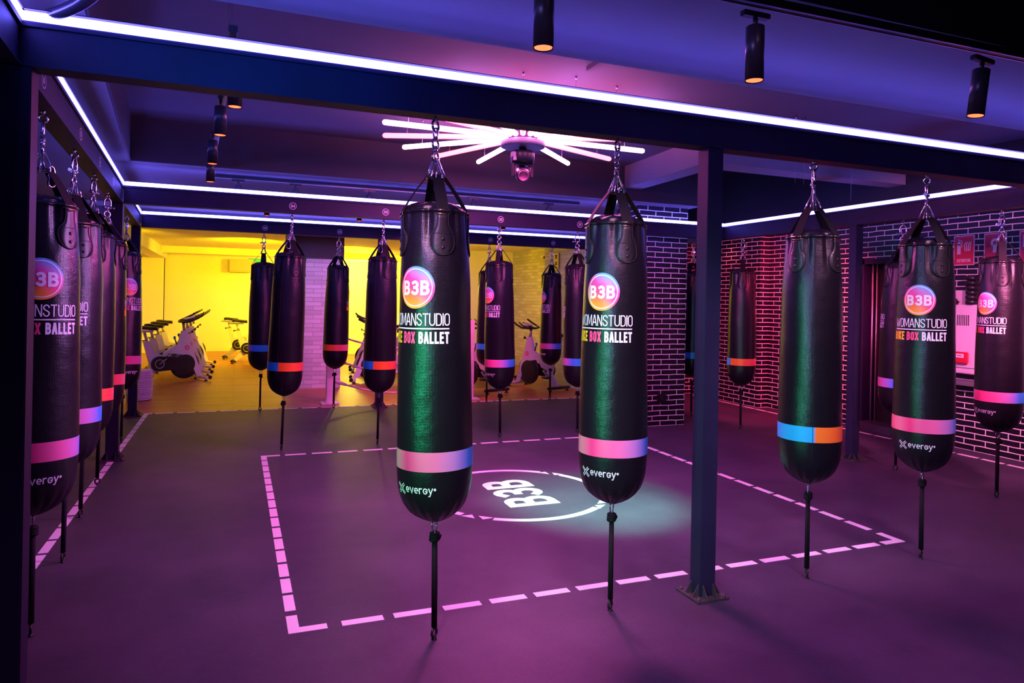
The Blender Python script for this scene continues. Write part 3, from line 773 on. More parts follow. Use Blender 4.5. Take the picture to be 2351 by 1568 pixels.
    mesh_obj('white_lettering', bm, MT['print_white'], root)
    bm = bmesh.new(); add_quads(bm, part('', 'BIKE'), wrap(.0012)); mesh_obj('orange_lettering', bm, MT['print_orange'], root)
    bm = bmesh.new(); add_quads(bm, part('BIKE ', 'BOX'), wrap(.0012)); mesh_obj('pink_lettering', bm, MT['print_pink'], root)
    # maker's mark under the band
    bm = bmesh.new(); mx, mz = -.075, .694
    for sx_, sy_ in ((1, 0), (-1, 0), (0, 1), (0, -1)):
        pl = [(.024, .018), (.006, 0), (.024, -.018)]
        pl = [(mx + (a * sx_ + b * sy_), mz + (a * sy_ + b * sx_)) for a, b in pl]
        add_quads(bm, stroke_quads(pl, .0038, .01), wrap(.0012))
    q, tot = text_quads('evergy*', mx + .034, mz - .012, .040, .0048, xs=.82, gap=.18, maxlen=.01)
    add_quads(bm, q, wrap(.0012))
    mesh_obj('maker_mark', bm, MT['print_white'], root)
    # strap patches, rings, straps, links
    for k in range(4):
        a = math.radians(45 + 90 * k)
        prof = [(1.858, .025), (1.835, .024), (1.812, .025), (1.795, .030), (1.783, .039), (1.772, .049), (1.758, .054), (1.738, .055), (1.718, .052), (1.702, .044), (1.690, .032), (1.683, .016), (1.681, .004)]
        bm = bmesh.new(); rows = []
        for z, hw_ in prof:
            rows.append([bm.verts.new(surf(a + s * hw_ / .150, z, .0055 if abs(s) < 1 else .001)) for s in (-1, -.93, -.5, 0, .5, .93, 1)])
        for A, B in zip(rows, rows[1:]):
            for i in range(6):
                f = bm.faces.new((A[i], A[i + 1], B[i + 1], B[i])); f.smooth = True
        bm.faces.new(rows[0][::-1]); bm.faces.new(rows[-1])
        pt = mesh_obj('strap_patch', bm, MT['patch'], root)
        bm = bmesh.new()
        edge = [surf(a - hw_ / .150, z, .004) for z, hw_ in prof] + [surf(a + hw_ / .150, z, .004) for z, hw_ in prof[::-1]]
        tube(bm, edge, .0028, 6)
        tube(bm, [surf(a + s * .052 / .150, 1.772, .0062) for s in (-.9, -.45, 0, .45, .9)], .0012, 5)
        mesh_obj('edge_piping', bm, MT['matte'], pt)
        for z in (1.748, 1.712):
            bm = bmesh.new(); c = surf(a, z, .0055); nrm = Vector((math.cos(a), math.sin(a), 0))
            rt = nrm.to_track_quat('Z', 'Y').to_matrix()
            lathe(bm, [(.0075, -.002), (.0075, .001), (.006, .003), (.003, .0042), (.0004, .0046)], 12, c, rot=rt)
            mesh_obj('rivet', bm, MT['patch'], pt)
        nrm = Vector((math.cos(a), math.sin(a), 0)); tg = Vector((-nrm.y, nrm.x, 0))
        c = surf(a, 1.862, .004)
        bm = bmesh.new()
        pts = [c + tg * x + Vector((0, 0, z)) for x, z in ((-.030, -.008), (-.030, .008), (.030, .008), (.030, -.008))]
        tube(bm, [pts[0], pts[1], (pts[1] + pts[2]) / 2, pts[2], pts[3], (pts[0] + pts[3]) / 2], .0026, 6, True)
        mesh_obj('d_ring', bm, MT['gold'], root)
        # strap, widening band from ring to link
        top = nrm * .036 + Vector((0, 0, 2.033)); bot = c + nrm * .002 + Vector((0, 0, .0))
        bm = bmesh.new(); rows = []
        dirv = (top - bot).normalized(); nn = tg.cross(dirv).normalized()
        for i in range(7):
            t = i / 6; p = bot.lerp(top, t) + nrm * .006 * math.sin(PI * t); hw_ = .027 - .004 * t
            rows.append([bm.verts.new(p + tg * hw_ * s + nn * d) for s, d in ((-1, -.0018), (1, -.0018), (1, .0018), (-1, .0018))])
        for A, B in zip(rows, rows[1:]):
            for i in range(4): bm.faces.new((A[i], A[(i + 1) % 4], B[(i + 1) % 4], B[i]))
        bm.faces.new(rows[0][::-1]); bm.faces.new(rows[-1])
        mesh_obj('strap', bm, MT['web'], root)
        bm = bmesh.new(); apex = nrm * .010 + Vector((0, 0, 2.105))
        b0 = top + Vector((0, 0, -.006))
        tri = [b0 - tg * .026, b0, b0 + tg * .026, (b0 + tg * .026).lerp(apex + tg * .004, .5), apex + tg * .004, apex + Vector((0, 0, .005)), apex - tg * .004, (b0 - tg * .026).lerp(apex - tg * .004, .5)]
        tube(bm, tri, .0034, 6, True)
        mesh_obj('triangle_link', bm, MT['chrome'], root)
    # swivel ring
    bm = bmesh.new()
    torus(bm, (0, 0, 2.116), .024, .0054, 'Y')
    lathe(bm, [(.004, 2.136), (.009, 2.140), (.009, 2.152), (.006, 2.156), (.005, 2.160)], 12)
    lathe(bm, [(.0055, 2.156), (.011, 2.158), (.011, 2.163), (.005, 2.166)], 12)
    mesh_obj('swivel', bm, MT['chrome'], root)
    if hw == 'shackle':
        bm = bmesh.new(); w_ = .027
        pts = [(-w_ * .8, 0, 2.165), (-w_, 0, 2.185), (-w_, 0, 2.205), (-w_ * .95, 0, 2.222), (-w_ * .6, 0, 2.238), (0, 0, 2.246), (w_ * .6, 0, 2.238), (w_ * .95, 0, 2.222), (w_, 0, 2.205), (w_, 0, 2.185), (w_ * .8, 0, 2.165)]
        tube(bm, pts, .0062, 8)
        for s in (-1, 1): lathe(bm, [(.011, -.006), (.011, .006)], 12, (s * w_ * .82, 0, 2.170), rot=ROTY)
        cyl(bm, (-.032, 0, 2.170), (.044, 0, 2.170), .005, 8); lathe(bm, [(.009, -.005), (.009, .005)], 10, (.050, 0, 2.170), rot=ROTY)
        mesh_obj('shackle', bm, MT['chrome'], root)
        bm = bmesh.new(); torus(bm, (0, 0, 2.258), .017, .0052, 'X'); cyl(bm, (0, 0, 2.270), (0, 0, 2.291), .0045, 8)
        lathe(bm, [(.011, 2.283), (.011, 2.2905)], 6)
        mesh_obj('hanger_eye', bm, MT['chrome'], root)
    else:
        bm = bmesh.new(); torus(bm, (0, 0, 2.172), .023, .0054, 'Y'); lathe(bm, [(.006, 2.186), (.011, 2.192), (.0115, 2.200), (.007, 2.206)], 12)
        mesh_obj('chain_ring', bm, MT['chrome'], root)
        bm = bmesh.new()
        torus(bm, (0, 0, 2.222), .011, .0045, 'X', sy=1.9)
        mesh_obj('chain_link', bm, MT['chrome'], root)
        bm = bmesh.new(); torus(bm, (0, 0, 2.252), .024, .0062, 'Y'); cyl(bm, (0, 0, 2.275), (0, 0, 2.291), .0045, 8)
        mesh_obj('hanger_eye', bm, MT['chrome'], root)
    if karab:
        bm = bmesh.new(); kx, ky = .03, .034
        c = Vector((kx, ky, 2.0)); t_ = Vector((-.7, .7, 0))
        pts = [c + t_ * x + Vector((0, 0, z)) for x, z in ((-.004, .046), (.010, .042), (.016, .030), (.020, 0), (.023, -.028), (.016, -.042), (0, -.047), (-.014, -.042), (-.018, -.030), (-.013, 0), (-.008, .028), (-.009, .040))]
        tube(bm, pts, .0040, 8, True)
        mesh_obj('carabiner', bm, MT['chrome'], root)
    # lower tie: link, knot, cord, floor eye
    bm = bmesh.new()
    tube(bm, [(-.018, 0, .500), (-.021, 0, .518), (0, 0, .524), (.021, 0, .518), (.018, 0, .500), (.012, 0, .474), (0, 0, .468), (-.012, 0, .474)], .0036, 8, True)
    mesh_obj('tie_link', bm, MT['chrome'], root)
    bm = bmesh.new()
    for i in range(3): torus(bm, (.002 * i - .002, 0, .466 - .012 * i), .015, .0085, 'Z', 14, 7, sx=1 + .1 * i)
    tube(bm, [(-.008, .01, .45), (-.026, .012, .452), (-.028, .004, .436), (-.018, 0, .43)], .008, 7)
    lathe(bm, [(.004, .428), (.014, .436), (.017, .45), (.012, .468)], 12)
    mesh_obj('knot', bm, MT['web'], root)
    bm = bmesh.new()
    tube(bm, [(0, 0, .44), (.001, 0, .25), (0, 0, .055)], [.0105, .011, .012], 8, sy=1.15)
    tube(bm, [(-.009, .004, .44), (-.0105, .004, .25), (-.0085, .004, .055)], [.005, .005, .005], 6)
    mesh_obj('tie_cord', bm, MT['web'], root)
    bm = bmesh.new(); torus(bm, (0, 0, .030), .0185, .0062, 'Y', 18, 8); lathe(bm, [(.013, 0.0), (.013, .004), (.007, .008), (.006, .014)], 10)
    mesh_obj('floor_eye', bm, MT['black'], root)
    return root

protoA, protoB, protoC = make_bag('ring', True), make_bag('shackle', False), make_bag('shackle', True)
used = set()
def place_bag(proto, anchor, hook, phi, label):
    """phi: bearing of the badge, degrees to the viewer's right as seen from the door side"""
    o = proto if proto.name not in used else copy_tree(proto)
    used.add(proto.name)
    a, h = Vector((anchor[0], anchor[1], 0.0)), Vector((hook[0], hook[1], HB))
    z = (h - a).normalized()
    al = math.atan2(-anchor[1], -anchor[0]) + math.radians(phi)
    x = Vector((math.cos(al), math.sin(al), 0)); x = (x - z * x.dot(z)).normalized(); y = z.cross(x)
    m = Matrix((x, y, z)).transposed().to_4x4(); m.translation = a
    o.matrix_world = m
    o['label'] = label; o['category'] = 'punching bag'; o['group'] = GRP
    return o
y2, y3 = 7.12, 9.6
BAGS = [
 (protoA, (.84, 2.98), (.80, 2.98), -32, 'large black punching bag left of centre with wide green sheen and full logo'),
 (protoA, (1.72, 2.98), (1.71, 2.98), -24, 'black punching bag beside the front post on its left, badge facing left'),
 (protoB, (2.95, 2.98), (2.945, 2.98), 191, 'black punching bag showing its plain seamed back, cyan and orange band'),
 (protoB, (3.84, 2.99), (3.82, 2.98), -12, 'black punching bag right of the plain-backed bag, badge facing forward'),
 (protoC, (-.80, 3.58), (lx(3.6), 3.64), 2, 'nearest punching bag of the left row, half hidden by the dark post'),
 (protoB, (-.86, 4.50), (lx(4.5), 4.56), -24, 'second punching bag of the left row, wine-red strap patch'),
 (protoB, (-.93, 5.36), (lx(5.4), 5.44), 150, 'third punching bag of the left row, only a sliver and orange band showing'),
 (protoB, (-.97, 6.22), (lx(6.4), 6.36), 120, 'fourth punching bag of the left row with broad red-orange band'),
 (protoB, (-1.03, 7.9), (lx(8.0), 8.1), 14, 'last punching bag of the left row beside the yellow room'),
 (protoA, (.44, 7.12), (.50, y2), 158, 'punching bag under badge 34 with blue and orange band'),
 (protoA, (1.37, 7.12), (1.39, y2), 159, 'punching bag under badge 33, partly behind the green-lit bag'),
 (protoA, (2.70, 7.12), (2.645, y2), -53, 'punching bag under badge 32 with pink badge at its left edge'),
 (protoB, (3.64, 7.12), (3.59, y2), -112, 'punching bag under badge 31 with pale blue band, cut by the third bag'),
 (protoB, (.32, y3), (.33, y3), -130, 'distant punching bag under badge 26 with blue band'),
 (protoC, (1.25, y3), (1.28, y3), 108, 'distant punching bag under badge 25 before the white rope post'),
 (protoB, (3.42, y3), (3.42, y3), -150, 'distant punching bag under badge 23, almost hidden'),
 (protoB, (4.43, y3), (4.42, y3), -60, 'small distant punching bag under badge 22 beside the yellow poster'),
 (protoB, (5.66, 6.80), (5.63, 6.78), 133, 'punching bag right of the front post with blue and red band, against brick'),
 (protoB, (5.64, 7.75), (5.63, 7.75), -160, 'dark punching bag wedged between brick pillar and front post'),
 (protoB, (5.66, 4.68), (5.63, 4.62), -108, 'blue-lit punching bag behind the badge-forward bag, by the doorway'),
 (protoB, (5.66, 3.76), (5.63, 3.74), -40, 'punching bag at the right edge before the white cabinet'),
]
for b in BAGS: place_bag(*b)
#@@SPLIT3
# ================================================================ RADIAL LAMP AND MOVING HEAD
rl = thing('radial_lamp', 'starburst ceiling lamp of sixteen lilac and red light tubes', 'ceiling lamp', (2.16, 5.3, 2.74))
bm = bmesh.new(); lathe(bm, [(.165, 0), (.180, .004), (.182, .04), (.15, .055), (.05, .06)], 40); mesh_obj('hub', bm, MT['grey'], rl)
for k in range(16):
    a = PI - k * PI / 8; d = Vector((math.cos(a), math.sin(a), 0))
    bm = bmesh.new(); s, e = d * .13, d * 1.15; zc = Vector((0, 0, .083)); r_ = .021
    tube(bm, [s + zc, s + d * .006 + zc, s + d * .02 + zc, e - d * .02 + zc, e - d * .006 + zc, e + zc], [.006, .016, r_, r_, .016, .006], 14)
    mesh_obj('light_tube', bm, MT['tube_white'] if k % 2 == 0 else MT['tube_red'], rl, label='lilac light tube' if k % 2 == 0 else 'red light tube')
    bm = bmesh.new()
    for t in (.42, .95):
        p = d * t; cyl(bm, (p.x, p.y, .10), (p.x, p.y, .300), .0012, 5); lathe(bm, [(.008, .29), (.008, .3095)], 8, (p.x, p.y, 0))
    mesh_obj('suspension_wire', bm, MT['track'], rl)
mh = thing('moving_head_light', 'moving head stage light hanging under the starburst lamp', 'stage light', (2.16, 5.3, 2.74))
bm = bmesh.new(); lathe(bm, [(.03, -.002), (.03, -.028), (.085, -.03), (.098, -.045), (.098, -.115), (.085, -.13), (.02, -.132)], 28); mesh_obj('base', bm, MT['black'], mh, smooth=False)
bm = bmesh.new()
for s in (-1, 1): box(bm, (s * .075, 0, -.185), (.022, .07, .12), bev=.008)
box(bm, (0, 0, -.138), (.17, .07, .02), bev=.006); mesh_obj('yoke', bm, MT['black'], mh)
bm = bmesh.new()
dd = Vector((-.25, -.95, -.35)).normalized(); rt = dd.to_track_quat('Z', 'Y').to_matrix()
lathe(bm, [(.02, -.09), (.052, -.075), (.06, -.02), (.058, .05), (.050, .078)], 24, (0, 0, -.215), rot=rt); hd = mesh_obj('head', bm, MT['black'], mh)
bm = bmesh.new(); lathe(bm, [(.046, .076), (.046, .086), (.034, .087), (.033, .080), (.002, .084)], 24, (0, 0, -.215), rot=rt); mesh_obj('lens', bm, MT['lens'], hd)
bm = bmesh.new(); box(bm, (-.10, -.05, -.075), (.03, .05, .045), bev=.004); box(bm, (-.10, -.085, -.11), (.02, .02, .03)); mesh_obj('cable_plug', bm, MT['grey'], mh)

# ================================================================ TRACK SPOTS
def spot(x, y, zb, L=.20, r=.034, tilt=None, label='', group=None, top=2.66, lens='red_lens', power=6, along='Y'):
    t = thing('track_spot', label, 'spotlight', (x, y, zb + L), group=group)
    if tilt: t.rotation_euler = tilt
    bm = bmesh.new(); lathe(bm, [(r * .9, -L + .012), (r, -L), (r, 0), (r * .85, .004), (.003, .005)], 24); mesh_obj('lamp_body', bm, MT['spot'], t)
    bm = bmesh.new(); lathe(bm, [(r * .88, -L + .003), (.001, -L + .0035)], 24); mesh_obj('lens', bm, MT[lens], t)
    bm = bmesh.new(); cyl(bm, (0, 0, .003), (0, 0, .035), .009, 8); box(bm, (0, .0, .045), (.03, .12, .02) if along == 'Y' else (.12, .03, .02), bev=.003); mesh_obj('track_adapter', bm, MT['black'], t)
    if power:
        lamp('red_spot', 'SPOT', (x, y, zb - .004), (1.0, .06, .04), power, (x, y, 0), .03, spot=math.radians(70), blend=.6)
    return t
def track(a, b, z, label, wires=()):
    t = thing('lighting_track', label, 'lighting track', ((a[0] + b[0]) / 2, (a[1] + b[1]) / 2, z))
    d = Vector((b[0] - a[0], b[1] - a[1], 0)); L = d.length; rt = Matrix((d.normalized(), Vector((-d.y, d.x, 0)).normalized(), Vector((0, 0, 1)))).transposed()
    bm = bmesh.new(); box(bm, (0, 0, .018), (L, .036, .030), rot=rt); mesh_obj('rail', bm, MT['black'], t)
    bm = bmesh.new()
    n = Vector((-d.y, d.x, 0)).normalized()
    for s in (-1, 1): box(bm, n * s * .0165 + Vector((0, 0, .002)), (L, .004, .003), rot=rt)
    mesh_obj('rail_lip', bm, MT['track'], t)
    bm = bmesh.new()
    for f in wires:
        p = d * f; cyl(bm, (p.x, p.y, .03), (p.x, p.y, (3.05 if 3.02 < t.location.y + p.y < 7.02 else 2.66) - z), .0015, 5)
    if wires: mesh_obj('suspension_wire', bm, MT['track'], t)
    else: bm.free()
    return t
# near track on the right
track((.55, 2.10), (5.6, 2.02), 2.60, 'lighting track on the near ceiling at the top right', (-.3, .1, .4))
spot(.93, 2.12, 2.33, label='short spotlight with red glow above the centre, nearest the top edge', power=8, along='X')
spot(1.78, 2.10, 2.33, label='spotlight glowing bright red at top right beside the track end', power=8, along='X')
spot(2.98, 2.08, 2.33, label='tilted spotlight at the far right of the near track', power=8, along='X', tilt=(.04, .10, 0))
# left track inside the frame
track((-.03, 3.3), (-.22, 6.9), 2.64, 'lighting track seen edge-on near the upper left', (-.35, .1, .4))
for x, y, lb in ((-.02, 3.72, 'nearest spotlight of the left track, cut by the front beam'), (-.10, 4.42, 'second spotlight of the left track, large and red-rimmed'),
                 (-.17, 5.42, 'third spotlight of the left track'), (-.21, 6.30, 'farthest and smallest spotlight of the left track')):
    spot(x, y, 2.42, .165, label=lb, power=6)
# track beyond the second beam
track((-.22, 7.35), (3.72, 7.35), 2.618, 'long lighting track running behind the second beam', (-.45, -.2, .05, .3))
for x, lb in ((.006, 'dark spotlight at the left end of the long track'), (.54, 'dark spotlight of the long track directly above badge 34'), (1.28, 'dark spotlight of the long track just above badge 33'), (2.42, 'dark spotlight of the long track, between the two green-lit bags'), (3.33, 'dark spotlight at the right end of the long track')):
    spot(x, 7.35, 2.38, .18, .03, label=lb, power=0, along='X')
for x, y, lb in ((.32, 8.6, 'small red downlight seen left of badge 34'), (1.38, 8.6, 'small red downlight seen between badges 34 and 33'), (3.25, 8.6, 'small red downlight seen near badge 32')):
    spot(x, y, 2.415, .17, .03, label=lb, power=5)
for x, y, lb in ((6.95, 7.7, 'amber downlight over the brick wall left of the seamed bag'), (6.9, 6.6, 'amber downlight over the brick wall by the slim post'), (6.9, 5.2, 'amber downlight over the brick wall above the signs'), (6.95, 8.8, 'amber downlight beside the front post')):
    t = thing('downlight', lb, 'downlight', (x, y, 2.5))
    bm = bmesh.new(); lathe(bm, [(.05, .0), (.05, -.006), (.038, -.007)], 24, caps=False); mesh_obj('bezel', bm, MT['black'], t)
    bm = bmesh.new(); lathe(bm, [(.038, -.006), (.001, -.0055)], 24); mesh_obj('lens', bm, MT['amber_lens'], t)
    lamp('downlight_beam', 'SPOT', (x, y, 2.485), (1.0, .10, .16), 12, (x, y, 0), .03, spot=math.radians(110), blend=.8)

# ceiling bits
bm = bmesh.new(); box2(bm, (2.13, 3.05, 3.02), (2.17, 4.14, 3.05)); tag(mesh_obj('cable_trunking', bm, MT['slab']), 'slim cable trunking on the ceiling left of the front beam middle', 'cable trunking')
HOSE = ((-.72, 3.02, 2.474), (-.701, 3.0, 2.476), (-.665, 2.98, 2.482), (-.614, 2.93, 2.487), (-.563, 2.87, 2.49), (-.514, 2.8, 2.493), (-.469, 2.72, 2.496), (-.422, 2.62, 2.50), (-.39, 2.50, 2.52))
def hose():
    P = [Vector(p) for p in HOSE]
    pts = []
    for i in range(len(P) - 1):
        p0, p1, p2, p3 = P[max(i - 1, 0)], P[i], P[i + 1], P[min(i + 2, len(P) - 1)]
        for j in range(26):
            t = j / 26
            pts.append(.5 * ((2 * p1) + (p2 - p0) * t + (2 * p0 - 5 * p1 + 4 * p2 - p3) * t * t + (-p0 + 3 * p1 - 3 * p2 + p3) * t ** 3))
    bm = bmesh.new(); tube(bm, pts, [.023 if i % 2 else .019 for i in range(len(pts))], 16)
    tag(mesh_obj('ventilation_hose', bm, MT['foil']), 'ribbed flexible hose curling above the top left corner', 'hose')
hose()
for i, (x, y, lb) in enumerate(((-.04, 3.6, 'loose wire hanging from the ceiling above the front beam, upper left'), (4.25, 4.5, 'thin ceiling wire right of the front post'), (4.36, 4.52, 'thin ceiling wire above the cyan and orange banded bag'), (5.4, 5.0, 'thin ceiling wire near the right end of the front beam'))):
    bm = bmesh.new(); cyl(bm, (x, y, 2.5 if i else 2.5), (x, y, 3.03), .0014, 5); lathe(bm, [(.008, 3.02), (.011, 3.05)], 8, (x, y, 0))
    tag(mesh_obj('ceiling_wire', bm, MT['track']), lb, 'wire')
# green emergency lamp
t = thing('emergency_lamp', 'small oval emergency lamp with green light right of the front post', 'emergency lamp', (5.95, 8.2, 2.72))
t.location = (6.553, 8.99, 2.72)
bm = bmesh.new(); lathe(bm, [(.03, -.05), (.045, -.03), (.045, .03), (.03, .05)], 16); mesh_obj('housing', bm, MT['grey'], t)
bm = bmesh.new(); lathe(bm, [(.004, -.002), (.012, .0), (.004, .010)], 10, (-.047, -.01, .0), rot=ROTY); mesh_obj('green_indicator', bm, MT['green_led'], t)

# ================================================================ SPIN BIKES
def make_bike():
    t = thing('spin_bike', 'white spin bike', 'exercise bike')
    # heading +X, stabiliser front x=.48, rear x=-.48
    def bar(name, pts, sx, sy, m, par=t, seg=4, r=1):
        bm = bmesh.new(); tube(bm, pts, r, seg, sx=sx, sy=sy); return mesh_obj(name, bm, m, par)
    def slab(name, poly, th, m, par=t, y=0.0):
        bm = bmesh.new(); A = [bm.verts.new((p[0], y - th / 2, p[1])) for p in poly]; B = [bm.verts.new((p[0], y + th / 2, p[1])) for p in poly]
        bm.faces.new(A); bm.faces.new(B[::-1]); n = len(poly)
        for i in range(n): bm.faces.new((A[i], B[i], B[(i + 1) % n], A[(i + 1) % n]))
        return mesh_obj(name, bm, m, par)
    fr = slab('frame', [(.16, .86), (.25, .86), (.30, .66), (.44, .30), (.52, .07), (.42, .07), (.33, .28), (.24, .44), (.02, .48), (-.10, .40), (-.14, .44), (-.13, .50), (.10, .64)], .055, MT['bike'])
    slab('frame_tail', [(-.46, .70), (-.36, .70), (-.30, .50), (-.05, .44), (-.10, .36), (-.24, .32), (-.20, .22), (-.42, .05), (-.52, .05), (-.34, .26)], .05, MT['bike'])
    bm = bmesh.new()
    for s in (-1, 1):
        y = s * .0285
        fn = lambda u, v, y=y, s=s: Vector((.245 + u * (1 if s < 0 else -1), y + s * .0012, .57 + v))
        add_quads(bm, disc_quads(0, 0, 0, .040, 20, 1), fn)
    mesh_obj('number_disc', bm, MT['red_print'], fr)
    bm = bmesh.new()
    for s in (-1, 1):
        y = s * .0285
        fn = lambda u, v, y=y, s=s: Vector((.245 + u * (1 if s < 0 else -1), y + s * .0026, .57 + v))
        q, _ = text_quads('21', 0, -.019, .038, .008, xs=.8, gap=.25, align='C', maxlen=1); add_quads(bm, q, fn)
    mesh_obj('number', bm, MT['print_white'], fr)
    for x, nm in ((.50, 'front_stabilizer'), (-.50, 'rear_stabilizer')):
        bm = bmesh.new(); tube(bm, [(x, -.25, .055), (x, -.24, .055), (x, .24, .055), (x, .25, .055)], [.02, .026, .026, .02], 10, sx=1.0, sy=1.3); st = mesh_obj(nm, bm, MT['bike'] if x > 0 else MT['black'], t)
        for s in (-1, 1):
            bm = bmesh.new(); lathe(bm, [(.03, 0), (.03, .014), (.012, .02), (.012, .04)], 10, (x, s * .20, 0)); mesh_obj('foot', bm, MT['black'], st)
            if x > 0:
                bm = bmesh.new(); lathe(bm, [(.03, -.012), (.034, -.005), (.034, .005), (.03, .012)], 14, (x + .05, s * .24, .062), rot=ROTX); mesh_obj('transport_wheel', bm, MT['black'], st)
    bm = bmesh.new(); lathe(bm, [(.02, -.03), (.16, -.028), (.235, -.022), (.245, -.01), (.245, .01), (.235, .022), (.16, .028), (.02, .03)], 36, (.22, 0, .29), rot=ROTX); fw = mesh_obj('flywheel', bm, MT['black'], t)
    bm = bmesh.new(); torus(bm, (.22, 0, .29), .236, .010, 'Y', 36, 6); mesh_obj('flywheel_rim', bm, MT['bike_grey'], fw)
    # chain guard with crank ring
    bm = bmesh.new(); pts = arc(-.22, .32, .125, .125, 80, 270, 14) + [(.18, .22)] + arc(.24, .30, .09, .09, -80, 80, 8)
    A = [bm.verts.new((p[0], -.075, p[1])) for p in pts]; B = [bm.verts.new((p[0], -.035, p[1])) for p in pts]; bm.faces.new(A); bm.faces.new(B[::-1])
    for i in range(len(pts)): bm.faces.new((A[i], B[i], B[(i + 1) % len(pts)], A[(i + 1) % len(pts)]))
    cg = mesh_obj('chain_guard', bm, MT['black'], t)
    bm = bmesh.new(); torus(bm, (-.22, -.078, .32), .070, .008, 'Y', 30, 6); mesh_obj('guard_ring', bm, MT['bike_grey'], cg)
    for s, ang in ((-1, 40), (1, 220)):
        a = math.radians(ang); e = Vector((-.22 + .17 * math.cos(a), s * .095, .32 + .17 * math.sin(a)))
        bm = bmesh.new(); tube(bm, [(-.22, s * .03, .32), (-.22, s * .095, .32), e], .012, 8); ck = mesh_obj('crank', bm, MT['bike_grey'], t)
        bm = bmesh.new(); box(bm, e + Vector((0, s * .06, 0)), (.10, .09, .025), bev=.006); tube(bm, [e + Vector((-.04, s * .03, .01)), e + Vector((.0, s * .03, .06)), e + Vector((.06, s * .06, .05)), e + Vector((.06, s * .1, .0))], .006, 6)
        mesh_obj('pedal', bm, MT['black'], ck)
    # seat
    bm = bmesh.new(); tube(bm, [(-.38, 0, .64), (-.44, 0, .84)], .024, 8); mesh_obj('seat_post', bm, MT['bike_grey'], t)
    bm = bmesh.new(); box(bm, (-.45, 0, .86), (.30, .04, .035), bev=.006); mesh_obj('seat_slider', bm, MT['bike_grey'], t)
    bm = bmesh.new(); rows = []
    for x, hw, z in ((-.60, .03, .925), (-.585, .07, .93), (-.54, .085, .935), (-.48, .075, .930), (-.42, .045, .920), (-.36, .026, .915), (-.31, .020, .912), (-.29, .008, .905)):
        rows.append([bm.verts.new((x + .06, hw * math.cos(b), z + .020 * math.sin(b) - (.022 if math.sin(b) < 0 else 0))) for b in [2 * PI * k / 12 for k in range(12)]])
    for A, B in zip(rows, rows[1:]):
        for k in range(12): f = bm.faces.new((A[k], A[(k + 1) % 12], B[(k + 1) % 12], B[k])); f.smooth = True
    bm.faces.new(rows[0]); bm.faces.new(rows[-1][::-1])
    mesh_obj('saddle', bm, MT['black'], t)
    # handlebar
    bm = bmesh.new(); tube(bm, [(.205, 0, .84), (.185, 0, 1.0)], .026, 8); mesh_obj('handlebar_post', bm, MT['bike_grey'], t)
    bm = bmesh.new()
    for s in (-1, 1):
        tube(bm, [(.13, 0, 1.01), (.16, s * .10, 1.01), (.20, s * .21, 1.02), (.32, s * .22, 1.07), (.42, s * .20, 1.12), (.46, s * .17, 1.16)], .016, 8)
        tube(bm, [(.16, s * .06, 1.01), (.34, s * .06, 1.05), (.44, s * .045, 1.10)], .016, 8)
    box(bm, (.20, 0, 1.01), (.16, .14, .03), bev=.008)
    hb = mesh_obj('handlebar', bm, MT['black'], t)
    bm = bmesh.new(); box(bm, (.28, 0, 1.075), (.17, .13, .018), rot=Matrix.Rotation(-.25, 3, 'Y'), bev=.006); mesh_obj('tablet_tray', bm, MT['bike'], hb)
    # knobs and bottle
    bm = bmesh.new(); tube(bm, [(.10, 0, .58), (.05, 0, .72)], [.014, .010], 8); kb = mesh_obj('brake_lever', bm, MT['black'], t)
    bm = bmesh.new(); lathe(bm, [(.012, 0), (.02, .01), (.02, .045), (.01, .055)], 10, (.045, 0, .715)); mesh_obj('brake_knob', bm, MT['blue'], kb)
    for p, q in (((-.40, 0, .72), (-.50, 0, .70)), ((.26, 0, .80), (.34, 0, .84))):
        bm = bmesh.new(); tube(bm, [p, q], .008, 6); lathe(bm, [(.022, -.01), (.022, .01)], 10, q, rot=ROTY); mesh_obj('adjusting_knob', bm, MT['black'], t)
    return t
bike = make_bike()
BK = [  # x, y, heading deg, label
 (-.98, 13.05, 27, 'white spin bike numbered in red, nearest of the left row'),
 (-.98, 13.95, 27, 'second spin bike of the left row, behind the numbered one'),
 (-.98, 14.95, 27, 'third spin bike of the left row'),
 (-.98, 15.95, 27, 'farthest spin bike of the left row'),
 (.30, 17.55, -8, 'distant spin bike with high saddle by the yellow back wall'),
 (.48, 16.35, -8, 'spin bike partly behind the bag under badge 26'),
 (2.45, 12.35, 172, 'spin bike facing left between the bags under badges 25 and 33'),
 (2.70, 14.1, 172, 'far spin bike whose handlebar points left behind the ropes'),
 (4.82, 10.95, 111, 'spin bike right of the bag under badge 32, rear foot toward viewer'),
 (3.72, 10.92, 111, 'spin bike behind the bag under badge 32'),
 (4.55, 12.6, 111, 'spin bike in the second row before the white brick wall'),
 (3.35, 12.7, 111, 'spin bike beside the right rope post, in shadow'),
]
for i, (x, y, h, lb) in enumerate(BK):
    o = bike if i == 0 else copy_tree(bike)
    o.location = (x, y, 0); o.rotation_euler = (0, 0, math.radians(h)); o['label'] = lb; o['group'] = 'spin bikes in the yellow studio'

